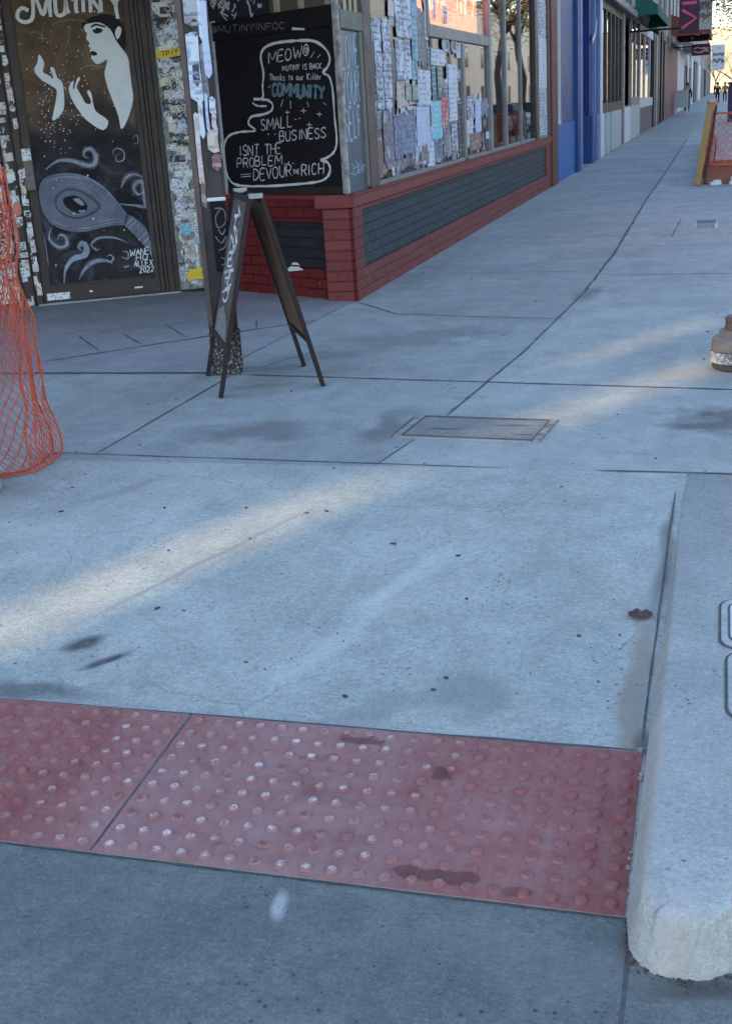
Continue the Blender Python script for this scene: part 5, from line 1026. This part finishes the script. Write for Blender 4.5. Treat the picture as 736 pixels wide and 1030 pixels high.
m = MB(); m.box(X0-2.2, X0-2.1, 41.1, 56.9, 0, 3.9); m.build('inner_wall', MAT['interior'], t)
upper(t, 41, 57, 4.2, 8.2, MAT['render'], 4)
# dark timber fronts, then the maroon wall
t = shopfront('dark_timber_shop', 'narrow shop with dark timber posts and slanting pale boards over its door', 57, 66, None, 4)
for a, b_, mt in ((57.2, 58.4, 'frame_dark'), (60, 61.2, 'black'), (63, 66, 'frame_dark')):
    m = MB(); fbox(m, a, b_, 0, 4, -.3, .06); m.build('post', MAT[mt], t, bevel=.03)
for a, b_ in ((58.4, 60), (61.2, 63)):
    m = MB(); fbox(m, a, b_, 0, 4, -.5, -.3); m.build('door', MAT['brownwall'], t)
for k in (0, 1):
    MB().bar(FC.at(58+3.6*k, 5.4, .3), FC.at(57.2+5*k, 3.4, .3), .35, .1, (0, 1, 0)).build('slanting_board', MAT['beige'], t, bevel=.01)
upper(t, 57, 66, 4, 7.4, MAT['brownwall'], 2)
t = shopfront('maroon_shop', 'shop with a flat maroon painted wall beside the pavement', 66, 82, None, 4)
m = MB(); fbox(m, 66, 82, 0, 3.7, -.3, .02); m.build('wall', MAT['maroon'], t, bevel=.02)
m = MB(); fbox(m, 66, 82, 3.7, 4.0, -.3, .3); m.build('canopy', MAT['frame_grey'], t, bevel=.02)
upper(t, 66, 82, 4, 7.8, MAT['render'], 3)
t = shopfront('white_shop', 'white rendered shop with dark upright windows further up the street', 82, 118, None, 4)
m = MB(); fbox(m, 82, 96, 0, 4, -.3, .03); fbox(m, 106, 109, 0, 4, -.3, .03); m.build('wall', MAT['white'], t, bevel=.03)
window(t, 96, 106, 0, 3.6, [101], MAT['frame_dark'], .5); window(t, 109, 118, .6, 3.6, [113], MAT['frame_grey'], .5)
m = MB(); m.add([FC.at(84, 4.9, 0), FC.at(100, 4.9, 0), FC.at(100, 3.9, 1.1), FC.at(84, 3.9, 1.1), FC.at(84, 4.0, 0), FC.at(100, 4.0, 0)], [(0, 1, 2, 3), (3, 2, 5, 4), (0, 3, 4), (1, 5, 2)]); m.build('sloping_canopy', MAT['frame_grey'], t)
upper(t, 82, 118, 4.9, 8, MAT['tan'], 4)
t = shopfront('grey_shop', 'distant grey shop with white posts and a dark doorway', 118, 165, None, 4)
m = MB(); fbox(m, 118, 124, 0, 4, -.3, .06); fbox(m, 150, 165, 0, 4, -.3, .06); m.build('pier', MAT['white'], t, bevel=.03)
m = MB(); fbox(m, 124, 137, 0, 4, -.9, -.5); fbox(m, 137, 150, 0, 4, -.3, -.1); m.build('dark_front', MAT['darkwall'], t)
upper(t, 118, 165, 4, 8.4, MAT['render'], 4)
t = shopfront('brown_shop', 'farthest brown shop closing the left side of the street', 165, 300, None, 4)
m = MB(); fbox(m, 165, 190, 0, 4, -.3, .04); fbox(m, 215, 300, 0, 4, -.3, .04); m.build('wall', MAT['darkwall'], t)
m = MB(); fbox(m, 190, 215, 0, 4, -.5, -.2); m.build('shop_window', MAT['inter_grey'], t)
upper(t, 165, 300, 4, 9, MAT['brownwall'], 5)

# ------------------------------------------------------------------ signs over the pavement
t = thing('banner_sign', 'tall dark banner with pink sideways letters hanging over the pavement', 'banner', (-2.7, 40, 3.0))
m = MB().box(-1.33, -.74, 39.97, 40.03, 3.03, 5.0); bn = m.build('banner', worn('dark_maroon_banner', (.055, .02, .04), (.035, .015, .03), 4), t, bevel=.01)
m = MB(); BPl = Plane((-1.035, 39.965, 4.08), (1, 0, 0), (0, -1, 0))
pk = worn('pink_lettering', (.55, .08, .16), (.42, .06, .12), 9)
for st in ([(-.21, -.90), (.20, -.64), (-.21, -.38)], [(-.21, -.20), (.20, -.20)], [(-.21, -.02), (.20, .24), (-.21, .50)]): BPl.stroke(m, [(a, b_) for a, b_ in st], .085, .002)
m.build('lettering', pk, bn, fix=False)
m = MB(); m.tube([(-2.8, 40, 3.2), (-1.25, 40, 3.2)], .03, 8); m.tube([(-2.8, 40, 4.9), (-1.25, 40, 4.9)], .03, 8); m.build('bracket', MAT['black'], t)
def blade(label, y, x0, x1, z0, z1, mat, pr=None, name='shop_sign'):
    t = thing(name, label, 'sign', (X0, y, z0))
    b = MB().box(x0, x1, y-.06, y+.06, z0, z1).build('sign_board', mat, t, bevel=.02)
    m = MB(); m.tube([(X0-.05, y, z1-.1), (x1, y, z1-.1)], .03, 6); m.build('bracket', MAT['black'], t)
    if pr:
        q = MB(); pl = Plane(((x0+x1)/2, y-.062, (z0+z1)/2), (1, 0, 0), (0, -1, 0)); w, h = (x1-x0)*.4, (z1-z0)*.3
        r = random.Random(int(y)); 
        for k in (-.5, .5): pl.stroke(q, [(-w+2*w*i/7, h*k+r.uniform(-.4, .4)*h*.8) for i in range(8)], h*.4, .003, jit=.3)
        q.build('lettering', pr, b, fix=False)
blade('white sign with blue grey scrawl projecting just past the dark banner', 46, -1.0, -.42, 3.35, 4.55, MAT['white'], MAT['chalk_dim'])
blade('red sign with white scrawl under the rust red awning', 74, -1.75, -.75, 3.15, 3.75, MAT['maroon'], MAT['white'])
blade('pale hanging sign farthest up the street near the standing figure', 96, -.85, .05, 2.6, 4.3, MAT['white'], MAT['chalk_dim'])
t = thing('canvas_awning', 'rust red awning projecting over the pavement beyond the banner', 'awning', (X0, 70, 4.1))
m = MB(); m.add([(X0, 70, 5.2), (X0, 80, 5.2), (-.7, 80, 4.4), (-.7, 70, 4.4), (-.7, 80, 4.1), (-.7, 70, 4.1), (X0, 70, 4.1), (X0, 80, 4.1)], [(0, 1, 2, 3), (3, 2, 4, 5), (0, 3, 5, 6), (1, 7, 4, 2)]); m.build('canvas', MAT['rustred'], t)
m = MB(); m.tube([(X0, 70.1, 4.15), (-.72, 70.1, 4.15)], .04, 6); m.tube([(-.72, 70, 4.1), (-.72, 80, 4.1)], .04, 6); m.build('frame', MAT['steel'], t)
# far pavement board
t = thing('pavement_board', 'small white and grey green pavement board standing by the maroon shop', 'pavement board', (-2.3, 76, 0))
for s, nm in ((-1, 'front_panel'), (1, 'rear_panel')):
    m = MB(); P = [(-2.62, 76+.3*s, .4), (-1.95, 76+.3*s, .4), (-1.95, 76+.04*s, 1.36), (-2.62, 76+.04*s, 1.36)]; m.plate(P, (0, s*.96, .26), .03); m.build(nm, MAT['pale_green'], t)
    for x in (-2.62, -1.95): MB().bar((x, 76+.4*s, 0), (x, 76+.03*s, 1.4), .07, .04, (1, 0, 0)).build('leg', MAT['white'], t, bevel=.005)

# ------------------------------------------------------------------ netted enclosure on the right
t = thing('netted_enclosure', 'orange netted pavement enclosure with a leaning yellowed post and red brown edging board', 'enclosure', (-.3, 20.3, 0))
MB().bar((-.345, 20.3, 0), (-.17, 20.34, 1.23), .10, .09, (1, 0, 0)).build('post', worn('yellowed_timber', (.36, .22, .085), (.14, .085, .045), 9), t, bevel=.008)
MB().bar((-.235, 20.25, .1), (-.09, 20.29, 1.18), .035, .03, (1, 0, 0)).build('net_batten', MAT['wood_dark'], t, bevel=.004)
m = MB(); m.lathe((-.17, 20.34, 1.22), [(.05, 0), (.07, .02), (.05, .06), (.02, .07)], 12); m.build('post_cap', MAT['beige'], t)
for y in (26.0, 31.0, 36.0): MB().bar((-.27, y, 0), (-.2, y, 1.15), .08, .08, (1, 0, 0)).build('post', MAT['beige'], t, bevel=.008)
m = MB(); m.box(-.22, 1.6, 20.45, 20.6, 0, .36); m.box(-.22, -.12, 20.6, 36, 0, .2); m.build('edging_board', worn('red_brown_board', (.24, .085, .06), (.14, .06, .05), 5), t, bevel=.01)
m = MB(); m.box(-.1, 1.6, 20.62, 36, 0, .22); m.build('paved_floor', worn('dusty_pink_grey_floor', (.26, .19, .19), (.20, .15, .155), 2), t)
def flatnet(P, U, V, nu, nv, cell, r_, sag=.04):
    m = MB(); P, U, V = Vector(P), Vector(U), Vector(V); nrm = U.cross(V).normalized(); lu, lv = U.length, V.length; du, dv = U/lu, V/lv
    nu = int(lu/cell); nv = int(lv/cell)
    pt = lambda a, b_: P+du*a+dv*b_+nrm*(sag*math.sin(a*2.1)+.02*math.sin(a*9+b_*4))
    for k in range(-nv, nu+1):
        for s in (1, -1):
            pts = []
            for j in range(nv+1):
                a = (k+j)*cell if s > 0 else (k+nv-j)*cell
                if 0 <= a <= lu: pts.append(pt(a, j*cell))
            if len(pts) > 1: m.tube(pts, r_, 3, False)
    m.tube([pt(lu*i/30, 0) for i in range(31)], r_*2, 4); m.tube([pt(lu*i/30, lv) for i in range(31)], r_*2, 4); return m
flatnet((-.26, 20.4, .02), (0, 15.6, 0), (.08, 0, 1.12), 0, 0, .14, .007).build('side_net', MAT['orange'], t)
flatnet((-.2, 20.36, .30), (1.8, 0, -.05), (0, .02, .78), 0, 0, .11, .006, .03).build('front_net', MAT['orange'], t)
m = MB(); r = random.Random(4)
for i in range(16):
    x, y = r.uniform(-.1, 1.2), r.uniform(20.22, 20.42); q = r.uniform(.03, .09); m.prism([(x+q*math.cos(a)*r.uniform(.6, 1.3), y+q*.7*math.sin(a)) for a in (0, .9, 2, 3.1, 4.1, 5.2)], 0, r.uniform(.03, .12))
tag(m.build('white_rubble', MAT['white']), kind='stuff')
t = thing('utility_cabinet', 'dark purple cabinet standing beyond the orange net', 'cabinet', (.86, 56, 0))
MB().box(.22, 1.5, 55.4, 56.6, 0, 1.5).build('case', worn('purple_paint', (.055, .035, .10), (.03, .02, .06), 5), t, bevel=.04)
MB().box(.18, 1.54, 55.36, 56.64, 1.5, 1.6).build('lid', worn('purple_lid', (.045, .03, .075), (.03, .02, .05), 5), t, bevel=.03)
for a in (.28, .9): MB().box(a, a+.55, 55.385, 55.4, .15, 1.4).build('door', worn('purple_door', (.06, .04, .105), (.04, .025, .07), 5), t, bevel=.004)

# ------------------------------------------------------------------ hydrant at the right edge
t = thing('standpipe', 'squat stepped grey brown standpipe with a scribbled pale band round its foot', 'standpipe', (.135, 6.78, 0)); c = (.135, 6.78, 0)
iron = worn('weathered_iron_paint', (.20, .175, .165), (.12, .10, .095), 14, .6, .8, .4)
MB().lathe(c, [(.135, .0), (.145, .008), (.145, .035)], 28).build('ground_plate', worn('dark_iron', (.06, .056, .055), rough=.7), t)
MB().lathe(c, [(.15, .037), (.162, .045), (.162, .095), (.154, .10)], 28).build('scribbled_band', printed('scribbled_band', (.42, .41, .41), (.03, .03, .04), 40, .47), t)
MB().lathe(c, [(.150, .102), (.153, .115), (.15, .165), (.135, .175), (.118, .18), (.112, .21), (.10, .216)], 28).build('barrel', iron, t, bevel=.004)
MB().lathe(c, [(.085, .217), (.082, .25), (.085, .275), (.075, .285)], 28).build('cap', worn('rusty_red_brown_iron', (.15, .09, .075), (.09, .06, .055), 12), t)
MB().lathe(c, [(.03, .286), (.03, .31), (.02, .32)], 6).build('operating_nut', iron, t)

# ------------------------------------------------------------------ far pedestrians
def skin(name, verts, edges, rad, mat, parent=None, sub=2):
    me = bpy.data.meshes.new(name); off = parent.location if parent else Vector((0, 0, 0))
    me.from_pydata([Vector(v) for v in verts], edges, []); o = bpy.data.objects.new(name, me); COL.objects.link(o)
    o.modifiers.new('skin', 'SKIN')
    for i, s in enumerate(me.skin_vertices[0].data): s.radius = (rad[i], rad[i]*.85); s.use_root = i == 0
    sb = o.modifiers.new('sub', 'SUBSURF'); sb.levels = sub; sb.render_levels = sub
    me.materials.append(mat)
    if parent: o.parent = parent
    return o
def person(x, y, label, coat, trousers, face, stride=.12, hair=(.03, .02, .015)):
    t = thing('person', label, 'person', (x, y, 0))
    V = [(0, 0, .95), (0, 0, 1.12), (0, 0, 1.36), (0, -.01, 1.5), (0, -.02, 1.60), (0, -.02, 1.71), (.10, 0, .9), (.11, -stride*.3, .5), (.11, -stride, .07), (.11, -stride-.14, .04), (-.10, 0, .9), (-.11, stride*.2, .5), (-.11, stride, .07), (-.11, stride-.14, .04), (.2, 0, 1.4), (.27, .03, 1.13), (.28, -.08, .9), (.28, -.12, .82), (-.2, 0, 1.4), (-.27, .03, 1.13), (-.28, -.05, .9), (-.28, -.08, .82)]
    E = [(0, 1), (1, 2), (2, 3), (3, 4), (4, 5), (0, 6), (6, 7), (7, 8), (8, 9), (0, 10), (10, 11), (11, 12), (12, 13), (2, 14), (14, 15), (15, 16), (16, 17), (2, 18), (18, 19), (19, 20), (20, 21)]
    Rr = [.15, .15, .16, .06, .10, .085, .09, .065, .045, .04, .09, .065, .045, .04, .07, .048, .035, .035, .07, .048, .035, .035]
    skin('body', V, E, Rr, face, t)
    ci = [1, 2, 14, 15, 16, 18, 19, 20, 0]; mp = {k: i for i, k in enumerate(ci)}
    skin('jacket', [V[k] for k in ci], [(mp[a], mp[b_]) for a, b_ in E if a in mp and b_ in mp], [Rr[k]+.02 for k in ci], coat, t)
    ci = [0, 6, 7, 8, 10, 11, 12]; mp = {k: i for i, k in enumerate(ci)}
    skin('trousers', [V[k] for k in ci], [(mp[a], mp[b_]) for a, b_ in E if a in mp and b_ in mp], [Rr[k]+.015 for k in ci], trousers, t)
    m = MB(); m.lathe((0, 0, 0), [(.03, 1.58), (.095, 1.60), (.115, 1.68), (.10, 1.76), (.05, 1.80), (.01, 1.81)], 14); h = m.build('hair', plain('hair', hair, .7), None, smooth=True); h.parent = t; h.location = (0, .015, 0)
    return t
skinm = plain('skin', (.35, .2, .14), .6)
p1 = person(-2.2, 84, 'dark clothed person standing beside the shop fronts past the small board', plain('dark_coat', (.02, .02, .025), .8), plain('dark_trousers', (.02, .022, .035), .8), skinm)
p2 = person(-.45, 118, 'black clothed figure standing farthest up the pavement under a pale sign', plain('black_coat', (.012, .012, .014), .8), plain('black_trousers', (.015, .015, .018), .8), skinm, .2)
p3 = person(.2, 126, 'figure in a tan coat just right of the black clothed figure', plain('tan_coat', (.2, .13, .08), .8), plain('brown_trousers', (.06, .045, .04), .8), skinm, .05)

# ------------------------------------------------------------------ street trees
def tree(label, x, y, h, cr, leaf_m, seed, n=5200, hang=(), name='street_tree', group='street trees', low=.45, drop=0):
    r = random.Random(seed); t = thing(name, label, 'tree', (x, y, -.05), group)
    m = MB(); P0 = Vector((x, y, -.05)); tips = []
    tp = [P0+Vector((r.uniform(-.06, .06)*i, r.uniform(-.06, .06)*i, h*low*i/4)) for i in range(5)]
    m.tube(tp, [.17, .14, .125, .115, .10], 9)
    for i in range(7):
        a = i*.9+r.uniform(-.3, .3); s = tp[3].lerp(tp[4], r.random()); e = Vector((math.cos(a), math.sin(a), 0))*cr*r.uniform(.45, .85)+Vector((0, 0, h*r.uniform(.15, .5)))
        pts = [s, s+e*.35+Vector((0, 0, .3)), s+e*.7+Vector((0, 0, .25)), s+e]; m.tube(pts, [.07, .05, .035, .018], 6); tips += pts[1:]
        for k in range(3):
            q = pts[2].lerp(pts[3], r.random()); f = q+Vector((r.uniform(-1, 1), r.uniform(-1, 1), r.uniform(-.4, .8)))*cr*.35; m.tube([q, f], [.02, .008], 5); tips.append(f)
    for q in hang:
        q = Vector(q); s = tp[3]; m.tube([s, s.lerp(q, .45)+Vector((0, 0, .7)), q.lerp(s, .15)+Vector((0, 0, .35)), q], [.05, .035, .02, .008], 6); tips += [q, q, q, q, q+Vector((.3, .2, .1)), q+Vector((.3, -.2, .2)), q+Vector((-.2, 0, .25)), q+Vector((.1, .2, .45))]
    m.build('trunk', MAT['bark'], t, smooth=True)
    c = MB(); vs = []; fs = []
    cl = [(tp_+Vector((r.uniform(-.5, .5), r.uniform(-.5, .5), r.uniform(-.3, .6))), r.uniform(.45, 1.0)*cr*.36) for tp_ in tips for _ in range(2)]
    for i in range(n):
        q, rr = r.choice(cl); d = Vector((r.gauss(0, .5), r.gauss(0, .5), r.gauss(0, .42))); p = q+d*rr*1.15; p.z -= drop*r.random()**2
        u = Vector((r.uniform(-1, 1), r.uniform(-1, 1), r.uniform(-1, 1))).normalized(); w = u.orthogonal().normalized(); L_ = r.uniform(.06, .13); W_ = L_*.5
        b0 = len(vs); vs += [p, p+u*L_*.5+w*W_*.5, p+u*L_, p+u*L_*.5-w*W_*.5]; fs.append((b0, b0+1, b0+2, b0+3))
    c.add(vs, fs); c.build('crown', leaf_m, t, fix=False); return t
tree('leafy street tree whose golden green crown hangs in at the top right corner', 2.3, 46.5, 9, 3.0, MAT['leaf_gold'], 3, 9000, low=.55, drop=.5, hang=((.0, 45, 4.2), (-.45, 45.5, 4.7), (.3, 45, 3.9), (.2, 46, 4.6), (-.2, 46.5, 4.9), (.5, 44.5, 4.4)))
tree('green street tree farther along the kerb, seen in the shop glass', 2.3, 52, 9, 3.0, MAT['leaf'], 4, 6500, low=.5)
tree('slim street tree reflected behind the parked cars', 2.3, 60, 8, 3.2, MAT['leaf'], 5, 6500, low=.55)
tree('far golden tree closing the end of the street', 1.6, 205, 12, 6.5, MAT['leaf_gold'], 6, 5000, low=.2)
tree('far tan green tree beside the farthest golden tree', -1.5, 250, 13, 6, MAT['leaf_gold'], 8, 5000, low=.2)

# ------------------------------------------------------------------ parked cars along the kerb (seen in the shop glass)
def car(label, x, y, paint_c, seed):
    t = thing('parked_car', label, 'car', (x, y, -.17), 'cars parked along the kerb'); pm = worn('car_paint', paint_c, tuple(k*.9 for k in paint_c), 3, .25, .2, .02)
    prof = [(-2.15, .35), (-2.2, .62), (-2.05, .86), (-1.1, .98), (1.55, 1.0), (2.1, .92), (2.2, .6), (2.15, .35)]
    gh = [(-1.15, .97), (-.45, 1.44), (.75, 1.46), (1.65, 1.0)]
    def ext(pr, w0, w1):
        n = len(pr); vs = [(x-w0, y+a, -.17+z) for a, z in pr]+[(x+w0, y+a, -.17+z) for a, z in pr]
        return MB().add(vs, [tuple(range(n)), tuple(range(n, 2*n))]+[(i, (i+1) % n, n+(i+1) % n, n+i) for i in range(n)])
    ext(prof, .88, .88).build('body', pm, t, bevel=.07)
    vs = [(x-.80, y+a, -.17+z) if z < 1.2 else (x-.62, y+a, -.17+z) for a, z in gh]+[(x+.80, y+a, -.17+z) if z < 1.2 else (x+.62, y+a, -.17+z) for a, z in gh]
    MB().add(vs, [(0, 1, 2, 3), (4, 5, 6, 7), (0, 1, 5, 4), (1, 2, 6, 5), (2, 3, 7, 6)]).build('windows', worn('dark_car_glass', (.02, .025, .03), rough=.05, amt=.1), t, bevel=.03)
    MB().box(x-.60, x+.60, y-.42, y+.72, 1.275, 1.31).build('roof', pm, t, bevel=.02)
    for sx in (-1, 1):
        for yy in (-1.35, 1.35):
            q = Vector((x+sx*.78, y+yy, .16)); w = MB(); w.tube([q, q+Vector((sx*.14, 0, 0))], .33, 20); w = w.build('wheel', MAT['black'], t)
            MB().tube([q+Vector((sx*.12, 0, 0)), q+Vector((sx*.15, 0, 0))], .21, 16).build('rim', MAT['steel'], w)
        MB().box(x+sx*.62-.16, x+sx*.62+.16, y-2.2, y-2.1, .48, .62).build('headlight', MAT['white'], t, bevel=.03)
        MB().box(x+sx*.68-.14, x+sx*.68+.14, y+2.1, y+2.2, .5, .64).build('tail_light', plain('tail_light_red', (.4, .02, .02), .3), t, bevel=.03)
car('pale silver parked car nearest along the kerb, seen in the shop glass', 3.9, 56, (.62, .43, .44), 1)
car('white parked car behind the silver one, seen in the shop glass', 3.9, 63, (.75, .75, .75), 2)
car('dark grey parked car farthest along the kerb', 3.9, 70, (.07, .075, .08), 3)
car('silver blue car parked at the corner off the right edge', 3.9, 33, (.25, .3, .36), 4)

# ------------------------------------------------------------------ buildings across the road and the unseen sun blocker
def block(name, label, x0, x1, y0, y1, h, wall, face, nb, nf, trim=None):
    t = thing(name, label, 'building', ((x0+x1)/2, (y0+y1)/2, -.17))
    MB().box(x0, x1, y0, y1, -.17, h).build('wall', wall, t)
    MB().box(x0-.15, x1+.15, y0-.15, y1+.15, h, h+.35).build('parapet', trim or MAT['render'], t, bevel=.03)
    L = (y1-y0) if face in 'WE' else (x1-x0)
    for i in range(nb):
        for j in range(nf):
            a = L*(i+.5)/nb-.7; z = .5 if j == 0 else 1.2+j*3.3; z2 = z+(2.4 if j == 0 else 1.8)
            f = MB(); g = MB()
            if face == 'W': f.box(x0-.04, x0+.1, y0+a, y0+a+1.4, z, z2); g.box(x0-.05, x0-.042, y0+a+.1, y0+a+1.3, z+.1, z2-.1)
            else: f.box(x0+a, x0+a+1.4, y1-.1, y1+.04, z, z2); g.box(x0+a+.1, x0+a+1.3, y1+.042, y1+.05, z+.1, z2-.1)
            f = f.build('window', MAT['frame_dark'], t); g.build('pane', worn('dark_window_pane', (.04, .05, .06), rough=.1), f)
block('corner_building', 'tan two storey building across the road, reflected in the glass', 17, 30, 6, 40, 7.5, MAT['tan'], 'W', 6, 2)
block('beige_building', 'beige timbered building across the road beyond the tan one', 17, 30, 42, 78, 9.5, MAT['beige'], 'W', 7, 2)
block('pale_building', 'long pale rendered building farther across the road', 17, 32, 80, 190, 10, MAT['render'], 'W', 14, 2)
block('end_building', 'cream building at the far end of the street', -14, 60, 330, 350, 15, MAT['tan'], 'W', 3, 2)
# unseen block added behind the camera; its slots shape the sun into ground streaks
SY = -20.0
def sunw(w, y=SY): return (w+.5*y)/.866
WA, WB_ = (-3.68, -3.32), (-4.32, -4.08)
t = thing('sun_blocker', 'unseen brick block added behind the viewer, slotted to shape the sun streaks', 'building', (-17, SY, -.17))
bm_ = brick('block_brick', (.22, .12, .09), (.26, .15, .11), (.3, .28, .26), (1, 0))
xa0, xa1 = sunw(WA[0]), sunw(WA[1]); xb0, xb1 = sunw(WB_[0]), sunw(WB_[1])
m = MB(); H_ = 19.5
def zat(y): return (y-SY)/.866*math.tan(R(SUN_EL))
m.box(-45, xb0, SY-.12, SY, -.17, H_); m.box(xa1, -9.5, SY-6, SY, -.17, H_)
m.box(xb1, xa0, SY-.12, SY, -.17, H_)
m.box(xa0, xa1, SY-.12, SY, -.17, zat(1.0)); m.box(xa0, xa1, SY-.12, SY, zat(4.7), zat(5.4)); m.box(xa0, xa1, SY-.12, SY, zat(7.2), H_)
m.box(xb0, xb1, SY-.12, SY, -.17, zat(6.9)); m.box(xb0, xb1, SY-.12, SY, zat(8.4), H_)
m.build('wall', bm_, t)
m = MB(); pitch = .085  # thin slats added across the slots to dim the streaks
for lo, hi in ((xa0, xa1), (xb0, xb1)):
    n = int((hi-lo)/pitch)
    for i in range(n): m.box(lo+(i+.25)*(hi-lo)/n, lo+(i+.25)*(hi-lo)/n+.045, SY-.1, SY-.09, zat(1.0)-.1, zat(8.4)+.1)
m.build('sun_dimming_slats', MAT['frame_grey'], t)
for i in range(4):
    a = -26+i*2.4; f = MB().box(a, a+1.3, SY-.1, SY+.04, 1, 2.8).build('window', MAT['frame_dark'], t); MB().box(a+.1, a+1.2, SY+.042, SY+.05, 1.1, 2.7).build('pane', MAT['darkwall'], f)
